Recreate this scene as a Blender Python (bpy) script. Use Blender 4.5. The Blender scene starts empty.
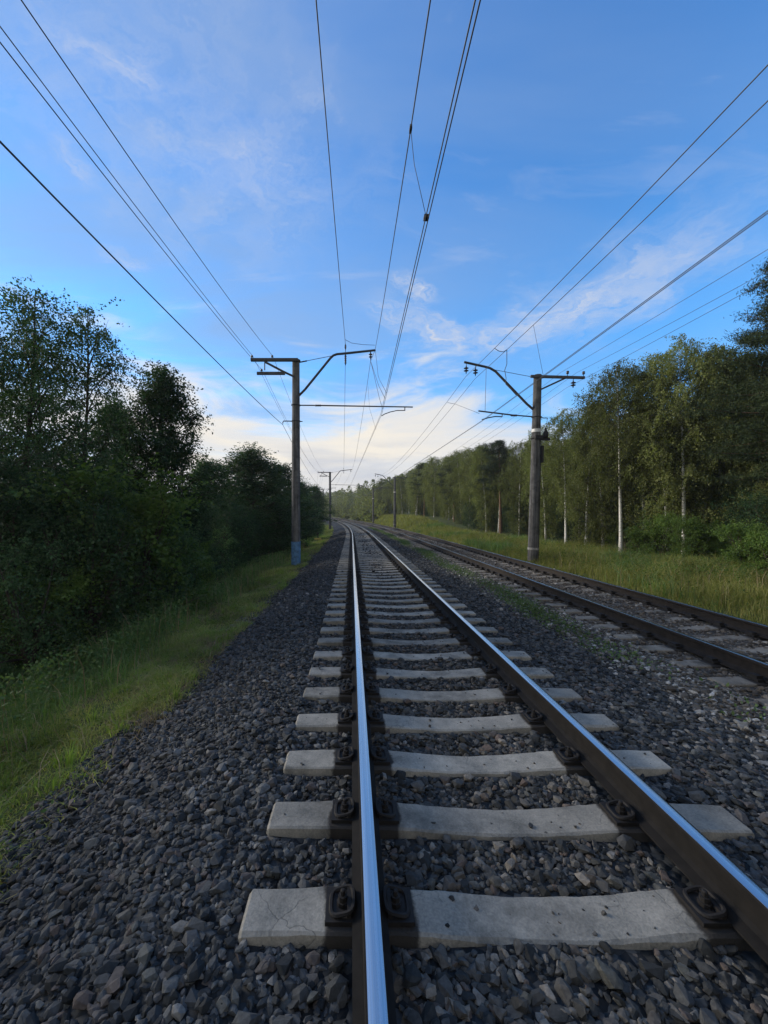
import bpy, bmesh, math
import numpy as np
from math import radians, sin, cos, pi, atan2

rng = np.random.default_rng(11)
scene = bpy.context.scene
COL = scene.collection

# ------------------------------------------------------------------ camera constants
F, CX, HX, HY = 400.0, 384.0, 351.5, 515.5      # focal length (px), centre, vanishing point of the track
CAMZ = 1.54                                       # above the rail heads of the near track (z = 0)
YAW = PITCH = 0.0                                 # the frame is a crop of a level view along the track: lens shift below

# ------------------------------------------------------------------ small helpers
def tag(o, label=None, cat=None, group=None, kind=None):
    if label: o['label'] = label
    if cat: o['category'] = cat
    if group: o['group'] = group
    if kind: o['kind'] = kind
    return o

def link(o, parent=None):
    COL.objects.link(o)
    if parent is not None: o.parent = parent
    return o

def empty(name, loc=(0,0,0), rz=0.0):
    o = bpy.data.objects.new(name, None); o.empty_display_size = .2
    o.location = loc; o.rotation_euler = (0,0,rz)
    return link(o)

def np_mesh(name, V, faces, mats=(), smooth=False, attr=None, matidx=None):
    """V (n,3); faces: list of (m,k) index arrays."""
    me = bpy.data.meshes.new(name)
    V = np.asarray(V, dtype=np.float32)
    faces = [np.asarray(f, dtype=np.int32) for f in faces if len(f)]
    loops = np.concatenate([f.ravel() for f in faces])
    cnt = np.concatenate([np.full(len(f), f.shape[1], dtype=np.int32) for f in faces])
    start = np.zeros(len(cnt), dtype=np.int32); start[1:] = np.cumsum(cnt)[:-1]
    me.vertices.add(len(V)); me.vertices.foreach_set('co', V.ravel())
    me.loops.add(len(loops)); me.loops.foreach_set('vertex_index', loops)
    me.polygons.add(len(cnt)); me.polygons.foreach_set('loop_start', start)
    me.polygons.foreach_set('loop_total', cnt)
    me.update(calc_edges=True)
    me.polygons.foreach_set('use_smooth', np.full(len(cnt), smooth, dtype=bool))
    if matidx is not None: me.polygons.foreach_set('material_index', np.asarray(matidx, dtype=np.int32))
    for m in mats: me.materials.append(m)
    if attr is not None:
        for k, v in attr.items():
            a = me.attributes.new(k, 'FLOAT', 'POINT'); a.data.foreach_set('value', np.asarray(v, dtype=np.float32))
    me.validate()
    return me

class MB:
    """collects simple solids, builds one mesh"""
    def __init__(s): s.v = []; s.f = []; s.n = 0
    def add(s, V, Fs):
        V = np.asarray(V, float); s.v.append(V)
        for f in Fs: s.f.append(np.asarray(f, dtype=int) + s.n)
        s.n += len(V); return s
    def box(s, c, d, M=None):
        x, y, z = np.array(d)/2
        V = np.array([[-x,-y,-z],[x,-y,-z],[x,y,-z],[-x,y,-z],[-x,-y,z],[x,-y,z],[x,y,z],[-x,y,z]])
        if M is not None: V = V @ np.asarray(M).T
        return s.add(V+np.array(c), [np.array([[3,2,1,0],[4,5,6,7],[0,1,5,4],[1,2,6,5],[2,3,7,6],[3,0,4,7]])])
    def tube(s, pts, r, sides=8, caps=True):
        pts = np.asarray(pts, float); n = len(pts)
        r = np.broadcast_to(np.asarray(r, float), (n,))
        T = np.gradient(pts, axis=0); T /= np.linalg.norm(T, axis=1)[:,None]+1e-9
        up = np.array([0,0,1.]) if abs(T[0,2]) < .9 else np.array([1.,0,0])
        A = np.cross(T, up); A /= np.linalg.norm(A, axis=1)[:,None]+1e-9
        B = np.cross(A, T)
        a = np.arange(sides)/sides*2*pi
        V = pts[:,None,:] + r[:,None,None]*(np.cos(a)[None,:,None]*A[:,None,:] + np.sin(a)[None,:,None]*B[:,None,:])
        V = V.reshape(-1,3)
        i = np.arange(n-1)[:,None]*sides; j = np.arange(sides)[None,:]; k = (np.arange(sides)+1)[None,:] % sides
        q = np.stack([i+j, i+k, i+sides+k, i+sides+j], -1).reshape(-1,4)
        fs = [q]
        if caps: fs += [np.arange(sides)[::-1][None,:], (np.arange(sides)+(n-1)*sides)[None,:]]
        return s.add(V, fs)
    def lathe(s, prof, c=(0,0,0), sides=14, M=None):
        prof = np.asarray(prof, float); n = len(prof)
        a = np.arange(sides)/sides*2*pi
        V = np.stack([prof[:,0,None]*np.cos(a), prof[:,0,None]*np.sin(a), np.repeat(prof[:,1,None], sides, 1)], -1).reshape(-1,3)
        if M is not None: V = V @ np.asarray(M).T
        i = np.arange(n-1)[:,None]*sides; j = np.arange(sides)[None,:]; k = (j+1) % sides
        q = np.stack([i+j, i+k, i+sides+k, i+sides+j], -1).reshape(-1,4)
        return s.add(V+np.array(c), [q, np.arange(sides)[::-1][None,:], (np.arange(sides)+(n-1)*sides)[None,:]])
    def mesh(s, name, mat, smooth=False):
        by = {}
        for f in s.f: by.setdefault(f.shape[1], []).append(f)
        return np_mesh(name, np.concatenate(s.v), [np.concatenate(b) for b in by.values()], [mat], smooth)
    def build(s, name, mat, parent=None, smooth=False):
        o = bpy.data.objects.new(name, s.mesh(name, mat, smooth)); return link(o, parent)

# ------------------------------------------------------------------ the line of the railway
S0, RAD, S1 = 30.0, 620.0, 300.0
def grade(s): s = np.clip(np.asarray(s, float), 40, 300); return (s-40)**2/16000.
def line(s, x=0.0):
    """chainage s, lateral x (0 = under the camera)  ->  X, Y"""
    s = np.asarray(s, float); x = np.asarray(x, float)
    th = np.clip((s-S0)/RAD, 0, (S1-S0)/RAD)
    ext = np.maximum(s-S1, 0)
    cx_ = -RAD*(1-np.cos(th)) - ext*np.sin(th)
    cy_ = np.minimum(s, S0) + RAD*np.sin(th) + ext*np.cos(th)
    return cx_ + x*np.cos(th), cy_ + x*np.sin(th)
def heading(s): return float(np.clip((s-S0)/RAD, 0, (S1-S0)/RAD))
def P(s, x, z):
    X, Y = line(s, x); return np.stack(np.broadcast_arrays(X, Y, np.asarray(z)+grade(s)), -1)
def W(px, py, D):
    """point seen at (px,py), D metres ahead of the eye"""
    r = (px-HX)*D/F; up = (HY-py)*D/F + CAMZ
    X = r; Y = (D - X*sin(YAW))/cos(YAW)
    return np.array([X, Y, up])
def sx(px, D):
    """lateral and chainage of a place px across, D ahead"""
    r = (px-HX)*D/F
    s = (D - r*sin(YAW))/cos(YAW)
    o = line(s, 0)[0]
    return float(s), float(r-o)

def smooth01(a, b, t): t = np.clip((np.asarray(t, float)-a)/(b-a), 0, 1); return t*t*(3-2*t)
def lumps(x, y):
    return (np.sin(x*1.3+y*.7)*.5+np.sin(x*.6-y*1.1+2)*.5+np.sin(x*2.9+1)*np.sin(y*2.3)*.45
            + np.sin(x*5.1+y*3.7)*.2)
GX = [-520,-70,-16,-9,-6.4,-5,-3.6,-2.6,-2.05,-1.4, 6.2,7.3,9,13,22,60,700]
GZ = [-5.5,-4,-3.1,-2.35,-1.75,-1.3,-.95,-.74,-.62,-.75,-.75,-.6,-.62,-.58,-.35,.5,4]
def gz(x, s):
    x = np.asarray(x, float); s = np.asarray(s, float)
    z = np.interp(x, GX, GZ)
    z = z + smooth01(42, 74, s)*smooth01(8.3, 12.5, x)*1.75
    z = z + lumps(x, s)*.05*smooth01(-2.3,-3.2,x) + lumps(x, s)*.05*smooth01(7.5,8.6,x)
    return z + grade(s)
BX = [-2.25,-1.6,-.95,-.52,-.3,2.05,2.25,2.7,3.3,3.95,6.75,7.05,7.6]
BZ = [-.70,-.47,-.268,-.23,-.246,-.246,-.23,-.262,-.36,-.312,-.312,-.36,-.68]
def bz(x, s):
    return np.interp(x, BX, BZ) + lumps(np.asarray(x)*1.7, np.asarray(s)*1.3)*.012 + grade(s)

# ------------------------------------------------------------------ materials
def new_mat(name):
    m = bpy.data.materials.new(name); m.use_nodes = True
    nt = m.node_tree; nt.nodes.clear()
    out = nt.nodes.new('ShaderNodeOutputMaterial')
    return m, nt, out
def N(nt, t, **kw):
    n = nt.nodes.new(t)
    for k, v in kw.items():
        if k.startswith('i_'):
            n.inputs[int(k[2:]) if k[2:].isdigit() else k[2:].replace('_',' ')].default_value = v
        else: setattr(n, k, v)
    return n
def L(nt, a, b): nt.links.new(a, b)
def ramp(nt, fac, stops, interp='LINEAR'):
    r = nt.nodes.new('ShaderNodeValToRGB'); cr = r.color_ramp; cr.interpolation = interp
    while len(cr.elements) > len(stops): cr.elements.remove(cr.elements[-1])
    while len(cr.elements) < len(stops): cr.elements.new(.5)
    for e, (p, c) in zip(cr.elements, stops):
        e.position = p; e.color = (c[0], c[1], c[2], 1) if not np.isscalar(c) else (c, c, c, 1)
    if fac is not None: L(nt, fac, r.inputs[0])
    return r
def coord(nt, kind='Object', scale=None):
    t = N(nt, 'ShaderNodeTexCoord'); o = t.outputs[kind]
    if scale is not None:
        m = N(nt, 'ShaderNodeMapping'); m.inputs['Scale'].default_value = scale; L(nt, o, m.inputs[0]); o = m.outputs[0]
    return o
def noise(nt, vec, scale, detail=4, rough=.55, dist=0.0):
    n = N(nt, 'ShaderNodeTexNoise'); n.inputs['Scale'].default_value = scale
    n.inputs['Detail'].default_value = detail; n.inputs['Roughness'].default_value = rough
    n.inputs['Distortion'].default_value = dist
    if vec is not None: L(nt, vec, n.inputs['Vector'])
    return n.outputs[0]
def mixc(nt, fac, a, b, mode='MIX'):
    m = N(nt, 'ShaderNodeMix', data_type='RGBA', blend_type=mode)
    for sock, v in ((m.inputs[0], fac), (m.inputs[6], a), (m.inputs[7], b)):
        if isinstance(v, bpy.types.NodeSocket): L(nt, v, sock)
        elif np.isscalar(v): sock.default_value = v
        else: sock.default_value = (v[0], v[1], v[2], 1)
    return m.outputs[2]
def mth(nt, op, a, b=None, clamp=False):
    m = N(nt, 'ShaderNodeMath', operation=op, use_clamp=clamp)
    for i, v in enumerate((a, b)):
        if v is None: continue
        if isinstance(v, bpy.types.NodeSocket): L(nt, v, m.inputs[i])
        else: m.inputs[i].default_value = v
    return m.outputs[0]
def bump(nt, h, strength=.5, dist=.02):
    b = N(nt, 'ShaderNodeBump'); b.inputs['Strength'].default_value = strength; b.inputs['Distance'].default_value = dist
    L(nt, h, b.inputs['Height']); return b.outputs[0]
def principled(nt, out, col, rough=.7, metal=0.0, normal=None, spec=.4):
    p = N(nt, 'ShaderNodeBsdfPrincipled')
    for k, v in (('Base Color', col), ('Roughness', rough), ('Metallic', metal), ('Specular IOR Level', spec)):
        if isinstance(v, bpy.types.NodeSocket): L(nt, v, p.inputs[k])
        else: p.inputs[k].default_value = (*v, 1) if not np.isscalar(v) else v
    if normal is not None: L(nt, normal, p.inputs['Normal'])
    L(nt, p.outputs[0], out.inputs[0]); return p

def mat_concrete(name, c0, c1, cracks=True, stain=True, dirty=0.0, streaks=False):
    m, nt, out = new_mat(name)
    co = coord(nt); oi = N(nt, 'ShaderNodeObjectInfo')
    off = N(nt, 'ShaderNodeVectorMath', operation='ADD'); L(nt, co, off.inputs[0])
    sc = N(nt, 'ShaderNodeVectorMath', operation='SCALE'); sc.inputs[0].default_value = (37,17,11); L(nt, oi.outputs['Random'], sc.inputs['Scale'])
    L(nt, sc.outputs[0], off.inputs[1]); v = off.outputs[0]
    n1 = noise(nt, v, 5, 6, .65); n2 = noise(nt, v, 90, 3, .7)
    f = mth(nt, 'ADD', mth(nt, 'MULTIPLY', n1, .6), mth(nt, 'MULTIPLY', n2, .4))
    col = ramp(nt, f, [(.33, c0), (.66, c1)]).outputs[0]
    tone = mth(nt, 'ADD', mth(nt, 'MULTIPLY', oi.outputs['Random'], .42), .76)
    col = mixc(nt, 1.0, col, tone, 'MULTIPLY')
    blot = ramp(nt, noise(nt, v, 2.6, 5, .7), [(.5, 0.), (.66, .6+.35*dirty)]).outputs[0]
    col = mixc(nt, blot, col, tuple(np.array(c0)*.42))
    if streaks:   # rain streaks down the shaft
        sk = ramp(nt, noise(nt, coord(nt,'Object',(9,9,.35)), 1.6, 5, .65), [(.42,.55),(.6,1.15)]).outputs[0]
        col = mixc(nt, 1.0, col, sk, 'MULTIPLY')
    h = n2
    if stain:     # rust dust that brake blocks leave beside the two rail seats
        sxyz = N(nt, 'ShaderNodeSeparateXYZ'); L(nt, co, sxyz.inputs[0])
        d = mth(nt, 'ABSOLUTE', mth(nt, 'SUBTRACT', mth(nt, 'ABSOLUTE', sxyz.outputs[0]), .795))
        d = mth(nt, 'ADD', d, mth(nt, 'MULTIPLY', mth(nt, 'SUBTRACT', n1, .5), .10))
        k = ramp(nt, d, [(.19, .93), (.207, 0.)]).outputs[0]
        col = mixc(nt, k, col, (.022,.019,.017))
    if cracks:
        w = N(nt, 'ShaderNodeVectorMath', operation='ADD'); L(nt, v, w.inputs[0])
        nz = N(nt, 'ShaderNodeTexNoise'); nz.inputs['Scale'].default_value = 7; nz.inputs['Detail'].default_value = 4; L(nt, v, nz.inputs['Vector'])
        s2 = N(nt, 'ShaderNodeVectorMath', operation='SCALE'); L(nt, nz.outputs['Color'], s2.inputs[0]); s2.inputs['Scale'].default_value = .16
        L(nt, s2.outputs[0], w.inputs[1])
        vo = N(nt, 'ShaderNodeTexVoronoi', feature='DISTANCE_TO_EDGE'); vo.inputs['Scale'].default_value = 5.2; L(nt, w.outputs[0], vo.inputs['Vector'])
        lim = ramp(nt, vo.outputs['Distance'], [(.0, 1.), (.014, 0.)]).outputs[0]
        gate = ramp(nt, noise(nt, v, 3.2, 3), [(.5, 0.), (.64, .6)]).outputs[0]
        ck = mth(nt, 'MULTIPLY', lim, gate)
        col = mixc(nt, ck, col, (.03,.03,.03))
        h = mth(nt, 'SUBTRACT', n2, ck)
    principled(nt, out, col, .9, 0, bump(nt, h, .5, .006), .25)
    return m

def mat_stone(name, stops, pale):
    m, nt, out = new_mat(name)
    at = N(nt, 'ShaderNodeAttribute', attribute_name='tone')
    r = ramp(nt, at.outputs['Fac'], stops)
    co = coord(nt)
    n1 = noise(nt, co, 55, 4, .65)
    ru = N(nt, 'ShaderNodeAttribute', attribute_name='rust')
    rc = mixc(nt, ru.outputs['Fac'], r.outputs[0], mixc(nt, 1.0, r.outputs[0], (1.12,1.0,.87), 'MULTIPLY'))
    col = mixc(nt, 1.0, rc, ramp(nt, n1, [(.3, .50), (.7, 1.14)]).outputs[0], 'MULTIPLY')
    principled(nt, out, col, .82, 0, bump(nt, noise(nt, co, 120, 3, .7), .35, .004), .35)
    return m

def mat_plain(name, col, rough=.6, metal=0., var=.25, scale=8, bumpd=.003, spec=.4):
    m, nt, out = new_mat(name)
    co = coord(nt); n1 = noise(nt, co, scale, 5, .6)
    c = mixc(nt, 1.0, col, ramp(nt, n1, [(.3, 1-var), (.7, 1+var)]).outputs[0], 'MULTIPLY')
    principled(nt, out, c, rough, metal, bump(nt, noise(nt, co, scale*9, 3), .3, bumpd), spec)
    return m

def mat_leaf(name, a, b, c, trans=.3, rough=.65, objvar=.35):
    m, nt, out = new_mat(name)
    g = N(nt, 'ShaderNodeNewGeometry'); oi = N(nt, 'ShaderNodeObjectInfo')
    r = ramp(nt, g.outputs['Random Per Island'], [(0, a), (.55, b), (1, c)])
    co = coord(nt)
    cl = ramp(nt, noise(nt, co, .9, 3, .6), [(.3, .62), (.7, 1.3)]).outputs[0]     # sprays of older and younger leaves
    col = mixc(nt, 1.0, r.outputs[0], cl, 'MULTIPLY')
    tone = mth(nt, 'ADD', mth(nt, 'MULTIPLY', oi.outputs['Random'], objvar*2), 1-objvar)
    col = mixc(nt, 1.0, col, tone, 'MULTIPLY')
    p = N(nt, 'ShaderNodeBsdfPrincipled'); L(nt, col, p.inputs['Base Color']); p.inputs['Roughness'].default_value = rough
    p.inputs['Specular IOR Level'].default_value = .12
    t = N(nt, 'ShaderNodeBsdfTranslucent'); L(nt, mixc(nt, 1.0, col, (1.1,1.25,.5), 'MULTIPLY'), t.inputs['Color'])
    mx = N(nt, 'ShaderNodeMixShader'); mx.inputs[0].default_value = trans
    L(nt, p.outputs[0], mx.inputs[1]); L(nt, t.outputs[0], mx.inputs[2]); L(nt, mx.outputs[0], out.inputs[0])
    return m

def mat_birch(name):
    m, nt, out = new_mat(name)
    co = coord(nt); n1 = noise(nt, coord(nt, 'Object', (6,6,16)), 1.6, 4, .7)
    marks = ramp(nt, n1, [(.56, 0.), (.63, 1.)]).outputs[0]
    z = N(nt, 'ShaderNodeSeparateXYZ'); L(nt, co, z.inputs[0])
    low = ramp(nt, mth(nt, 'ADD', mth(nt, 'MULTIPLY', z.outputs[2], .5), mth(nt, 'MULTIPLY', noise(nt, co, 4, 3), .6)), [(.25, 1.), (.75, 0.)]).outputs[0]
    k = mth(nt, 'MAXIMUM', mth(nt, 'MULTIPLY', marks, .9), mth(nt, 'MULTIPLY', low, .75))
    col = mixc(nt, k, (.50,.49,.45), (.045,.04,.035))
    principled(nt, out, col, .75, 0, bump(nt, n1, .4, .01), .3)
    return m

M = {}
M['concrete'] = mat_concrete('weathered_concrete', (.125,.124,.110), (.35,.325,.272))
M['old_concrete'] = mat_concrete('dirty_concrete', (.10,.088,.07), (.25,.22,.175), cracks=False, dirty=.6)
M['pole_concrete'] = mat_concrete('pole_concrete', (.058,.058,.059), (.14,.138,.135), cracks=False, stain=False, streaks=True)
M['rust'] = mat_plain('rail_rust', (.009,.0078,.0066), .85, .0, .5, 14, .002, .25)
M['polish'] = None
M['iron'] = mat_plain('dark_iron', (.012,.0105,.0095), .75, .0, .4, 30, .002, .35)
M['steel_arm'] = mat_plain('weathered_steel', (.05,.05,.055), .6, .3, .3, 10, .001)
M['insulator'] = mat_plain('brown_porcelain', (.03,.02,.018), .25, 0, .2, 5, .0005, .5)
M['wire'] = mat_plain('dark_wire', (.045,.048,.055), .6, .3, .2, 3, .0005)
M['blue_paint'] = mat_plain('faded_blue_paint', (.075,.17,.30), .75, 0, .45, 7, .002)
M['white_paint'] = mat_plain('dull_white_paint', (.55,.55,.53), .7, 0, .25, 10, .001)
M['pale_band'] = mat_plain('worn_pale_band', (.22,.215,.20), .8, 0, .5, 12, .001)
M['yellow_paint'] = mat_plain('dull_yellow_paint', (.5,.4,.12), .7, 0, .25, 10, .001)
M['stone'] = mat_stone('dark_ballast', [(0,(.009,.011,.0115)), (.22,(.026,.030,.032)), (.5,(.058,.063,.065)), (.7,(.085,.088,.088)), (.78,(.092,.074,.066)), (.88,(.075,.082,.078)), (.985,(.125,.125,.12)), (1,(.19,.185,.17))], 0)
M['pale_stone'] = mat_stone('pale_ballast', [(0,(.055,.048,.04)), (.45,(.13,.12,.105)), (.85,(.27,.26,.235)), (1,(.5,.49,.46))], 1)
M['dusty_stone'] = mat_stone('dusty_ballast', [(0,(.034,.027,.02)), (.45,(.09,.073,.055)), (.85,(.16,.135,.105)), (1,(.32,.295,.255))], 1)
M['far_rust'] = mat_plain('brown_rail_rust', (.019,.015,.012), .85, .0, .45, 14, .002, .25)
M['birch_leaf'] = mat_leaf('birch_leaf', (.075,.092,.034), (.118,.132,.048), (.17,.18,.075), .42)
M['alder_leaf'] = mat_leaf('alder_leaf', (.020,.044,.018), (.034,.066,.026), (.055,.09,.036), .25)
M['spray_leaf'] = mat_leaf('spray_leaf', (.045,.09,.04), (.065,.12,.052), (.095,.15,.065), .32)
M['shrub_leaf'] = mat_leaf('shrub_leaf', (.08,.14,.034), (.115,.185,.045), (.15,.215,.062), .4)
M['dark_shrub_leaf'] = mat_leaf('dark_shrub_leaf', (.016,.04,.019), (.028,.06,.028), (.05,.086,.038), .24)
M['needle'] = mat_leaf('pine_needle', (.016,.028,.012), (.028,.042,.016), (.045,.058,.022), .1)
M['birch_bark'] = mat_birch('birch_bark')
M['bark'] = mat_plain('dark_bark', (.045,.036,.028), .9, 0, .5, 5, .02, .2)
M['twig'] = mat_plain('dark_twig', (.05,.04,.032), .9, 0, .4, 6, .01, .2)
M['pine_bark'] = mat_plain('pine_bark', (.11,.065,.042), .9, 0, .5, 5, .02, .2)
M['grass'] = mat_leaf('grass_blade', (.18,.235,.06), (.27,.30,.095), (.40,.35,.16), .4, .6, 0)
M['tuft'] = mat_leaf('tuft_blade', (.12,.20,.045), (.185,.27,.065), (.27,.32,.10), .4, .6, 0)
M['green_grass'] = mat_leaf('tall_grass_blade', (.07,.135,.045), (.105,.175,.06), (.17,.21,.08), .38, .6, 0)
M['meadow'] = mat_leaf('meadow_blade', (.125,.15,.042), (.195,.205,.06), (.30,.26,.10), .4, .6, 0)
M['dry'] = mat_leaf('dry_stalk', (.16,.12,.075), (.24,.18,.11), (.34,.27,.18), .2, .7, 0)
M['weed'] = mat_leaf('weed_leaf', (.06,.105,.04), (.09,.14,.055), (.13,.17,.07), .3, .6, 0)

def mat_polish():
    m, nt, out = new_mat('polished_rail_steel')
    co = coord(nt, 'Object', (60, .6, 1))
    n1 = noise(nt, co, 1.0, 4, .6)
    rough = ramp(nt, n1, [(.3, .15), (.7, .3)]).outputs[0]
    col = ramp(nt, noise(nt, coord(nt,'Object',(130,.25,1)), 1, 3), [(.3, (.52,.53,.54)), (.7, (.74,.75,.76))]).outputs[0]
    principled(nt, out, col, rough, 1.0); return m
M['polish'] = mat_polish()

def mat_ground():
    m, nt, out = new_mat('earth_and_low_grass')
    co = coord(nt)
    c = ramp(nt, noise(nt, co, 1.4, 8, .65), [(.3,(.035,.045,.018)), (.5,(.06,.078,.028)), (.7,(.11,.115,.045))]).outputs[0]
    principled(nt, out, c, .95, 0, bump(nt, noise(nt, co, 30, 5, .7), .8, .05), .15); return m
def mat_bed():
    m, nt, out = new_mat('crushed_stone_bed')
    co = coord(nt)
    v = N(nt, 'ShaderNodeTexVoronoi'); v.inputs['Scale'].default_value = 19; L(nt, co, v.inputs['Vector'])
    sep = N(nt, 'ShaderNodeSeparateColor'); L(nt, v.outputs['Color'], sep.inputs[0])
    c = ramp(nt, sep.outputs[0], [(0,(.008,.009,.010)), (.5,(.024,.027,.029)), (.85,(.042,.045,.046)), (1,(.075,.075,.072))]).outputs[0]
    at = N(nt, 'ShaderNodeAttribute', attribute_name='pale')
    c2 = ramp(nt, sep.outputs[1], [(0,(.035,.03,.024)), (.6,(.085,.073,.058)), (1,(.17,.155,.13))]).outputs[0]
    c = mixc(nt, at.outputs['Fac'], c, c2)
    hv = mth(nt, 'SUBTRACT', 1.0, v.outputs['Distance'])
    principled(nt, out, c, .9, 0, bump(nt, hv, 1.0, .05), .3); return m
M['ground'] = mat_ground(); M['bed'] = mat_bed()

# ------------------------------------------------------------------ ground and ballast bed
def sheet(name, xs, ss, zf, mat, attr=None):
    xs = np.asarray(xs, float); ss = np.asarray(ss, float)
    Sg, Xg = np.meshgrid(ss, xs, indexing='ij')
    X, Y = line(Sg, Xg); Z = zf(Xg, Sg)
    V = np.stack([X, Y, Z], -1).reshape(-1,3); nx = len(xs)
    i = np.arange(len(ss)-1)[:,None]*nx; j = np.arange(nx-1)[None,:]
    q = np.stack([i+j, i+j+1, i+nx+j+1, i+nx+j], -1).reshape(-1,4)
    a = {k: f(Xg, Sg).ravel() for k, f in (attr or {}).items()}
    o = bpy.data.objects.new(name, np_mesh(name, V, [q], [mat], True, a)); link(o)
    return tag(o, kind='structure')
xs_g = np.concatenate([[-520,-300,-150,-90,-60,-40,-30,-24,-20], np.arange(-17,-7,.6), np.arange(-7,-1.9,.18), [-1.6,-1.2,0,3,6,6.6], np.arange(7.0,14,.22), np.arange(14,30,1.0), [34,40,60,100,200,400,700]])
ss_g = np.concatenate([[-60,-40,-25,-15,-8,-4], np.arange(-2,24,.22), np.arange(24,60,.6), np.arange(60,150,2.), np.arange(150,320,8.), [360,450,600,900,1400]])
sheet('ground', xs_g, ss_g, gz, M['ground'])
xs_b = np.arange(-2.25, 7.61, .07); ss_b = np.concatenate([np.arange(-8,14,.09), np.arange(14,40,.2), np.arange(40,120,.8), np.arange(120,340,3.)])
palef = lambda x, s: np.clip(smooth01(2.8,3.8,x) + .2*lumps(x*2, s)*smooth01(2.3,2.9,x), 0, 1)
sheet('ballast_bed', xs_b, ss_b, bz, M['bed'], {'pale': palef})

# ------------------------------------------------------------------ sleepers
T1, T2, DZ2 = .873, 5.36, -.09          # centre lines of the two tracks; the far one lies a little lower
PITCH_S, FIRST1 = .545, 1.762
S_1 = FIRST1 + PITCH_S*np.arange(-1, 330)
S_2 = 3.32 + PITCH_S*np.arange(1, 330)

def sleeper_mesh(name, mat, seed, smax=True):
    r = np.random.default_rng(seed)
    st = [(-1.352,-.25,.088,.122),(-1.345,-.212,.094,.128),(-1.33,-.196,.103,.132),(-1.0,-.190,.106,.138),(-.62,-.197,.106,.138),(-.5,-.205,.105,.136),(-.36,-.216,.103,.132),(-.18,-.228,.101,.13),(0,-.232,.101,.13)]
    st = st + [(-x,z,a,b) for x,z,a,b in st[-2::-1]]
    # denser stations so that worn arrises can wobble
    xs = np.array([q[0] for q in st]); xx = np.unique(np.concatenate([xs, np.linspace(-1.26,1.26,43)]))
    z = np.interp(xx, xs, [q[1] for q in st]); a = np.interp(xx, xs, [q[2] for q in st]); b = np.interp(xx, xs, [q[3] for q in st])
    wob = lambda: np.convolve(r.normal(0,1,len(xx)+4), np.ones(5)/5, 'valid')
    V = []
    a1 = a+wob()*.004; a2 = a+wob()*.004; c1 = .006+abs(wob())*.008; c2 = .006+abs(wob())*.008
    for i in range(len(xx)):
        zz = z[i]
        V += [(xx[i],-b[i],-.42),(xx[i],-a1[i]-.004,zz-c1[i]),(xx[i],-a1[i]+c1[i],zz),(xx[i],a2[i]-c2[i],zz),(xx[i],a2[i]+.004,zz-c2[i]),(xx[i],b[i],-.42)]
    n = len(xx); i = np.arange(n-1)[:,None]*6; j = np.arange(6)[None,:]; k = (j+1) % 6
    q = np.stack([i+j, i+6+j, i+6+k, i+k], -1).reshape(-1,4)
    return np_mesh(name, np.array(V), [q, np.arange(6)[None,:], (np.arange(6)[::-1]+(n-1)*6)[None,:]], [mat])
SL1 = [sleeper_mesh('concrete_sleeper', M['concrete'], 5+k) for k in range(6)]
SL2 = [sleeper_mesh('dirty_sleeper', M['old_concrete'], 25+k) for k in range(3)]

def fastening_meshes():
    # origin at the rail centre line on the sleeper; one side (+x = away from the rail)
    m = MB()
    m.box((.125,0,-.181), (.13,.16,.018))                          # ribbed base plate half
    m.box((.088,0,-.163), (.018,.13,.03))
    # clip: rounded flat ring, bent
    a = np.linspace(0, 2*pi, 25)
    px = np.sign(np.cos(a))*np.abs(np.cos(a))**.55*.05; py = np.sign(np.sin(a))*np.abs(np.sin(a))**.55*.062
    pts = np.stack([.118+px, py, -.158-.012*np.clip(px/.05, -1, 1)], -1)
    m.tube(pts, .0095, 6)
    clip = m.mesh('rail_fastening', M['iron'])
    b = MB()
    b.lathe([(.026,-.172),(.026,-.154),(.020,-.153),(.020,-.132),(.011,-.131),(.011,-.112),(.007,-.108)], (.116,0,0), 8)
    bolt = b.mesh('bolt', M['iron'])
    m2 = MB(); m2.box((.06,0,-.172), (.17,.14,.03)); m2.box((.105,0,-.145), (.07,.10,.04))
    return clip, bolt, m2.mesh('rail_fastening', M['iron'])
CLIP, BOLT, BLOCK = fastening_meshes()

ORD = ['first','second','third','fourth','fifth','sixth','seventh','eighth','ninth','tenth','eleventh','twelfth','thirteenth','fourteenth','fifteenth','sixteenth','seventeenth','eighteenth','nineteenth','twentieth']
def place_sleepers(S, xc, dz, meshes, name, near, far_n, bolts_to, fast_to, group, lab_near, lab_far, vis0):
    k_vis = 0
    for k, s in enumerate(S[:far_n]):
        X, Y = line(s, xc)
        o = bpy.data.objects.new(name, meshes[k % len(meshes)])
        jit = rng.normal(0,1,3)
        o.location = (X, Y+jit[0]*.008, grade(s)+dz+jit[2]*.002); o.rotation_euler = (0,0,heading(s)+jit[1]*.006)
        if rng.random() < .5: o.rotation_euler[2] += pi
        link(o)
        if s >= vis0:
            lab = lab_near % ORD[k_vis] if k_vis < near else lab_far
            k_vis += 1
        else: lab = 'sleeper of the near track barely showing at the very bottom of the view'
        tag(o, lab, 'railway sleeper', group)
        if s < fast_to and s >= vis0-.7:
            for side in (-1, 1):
                for inn in (-1, 1):
                    c = bpy.data.objects.new('rail_fastening', CLIP if s < bolts_to else BLOCK)
                    c.location = (side*.795, 0, 0.0); c.rotation_euler = (0,0,0 if inn > 0 else pi); link(c, o)
                    if s < bolts_to:
                        b = bpy.data.objects.new('bolt', BOLT); link(b, c)
NF1, NF2 = 165, 130
place_sleepers(S_1, T1, 0, SL1, 'concrete_sleeper', 14, NF1, 12, 42, 'sleepers of the near track',
    '%s cracked pale concrete sleeper of the near track, counting up from the bottom edge', 'pale concrete sleeper in the receding run of the near track beyond the first rows', 1.4)
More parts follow.
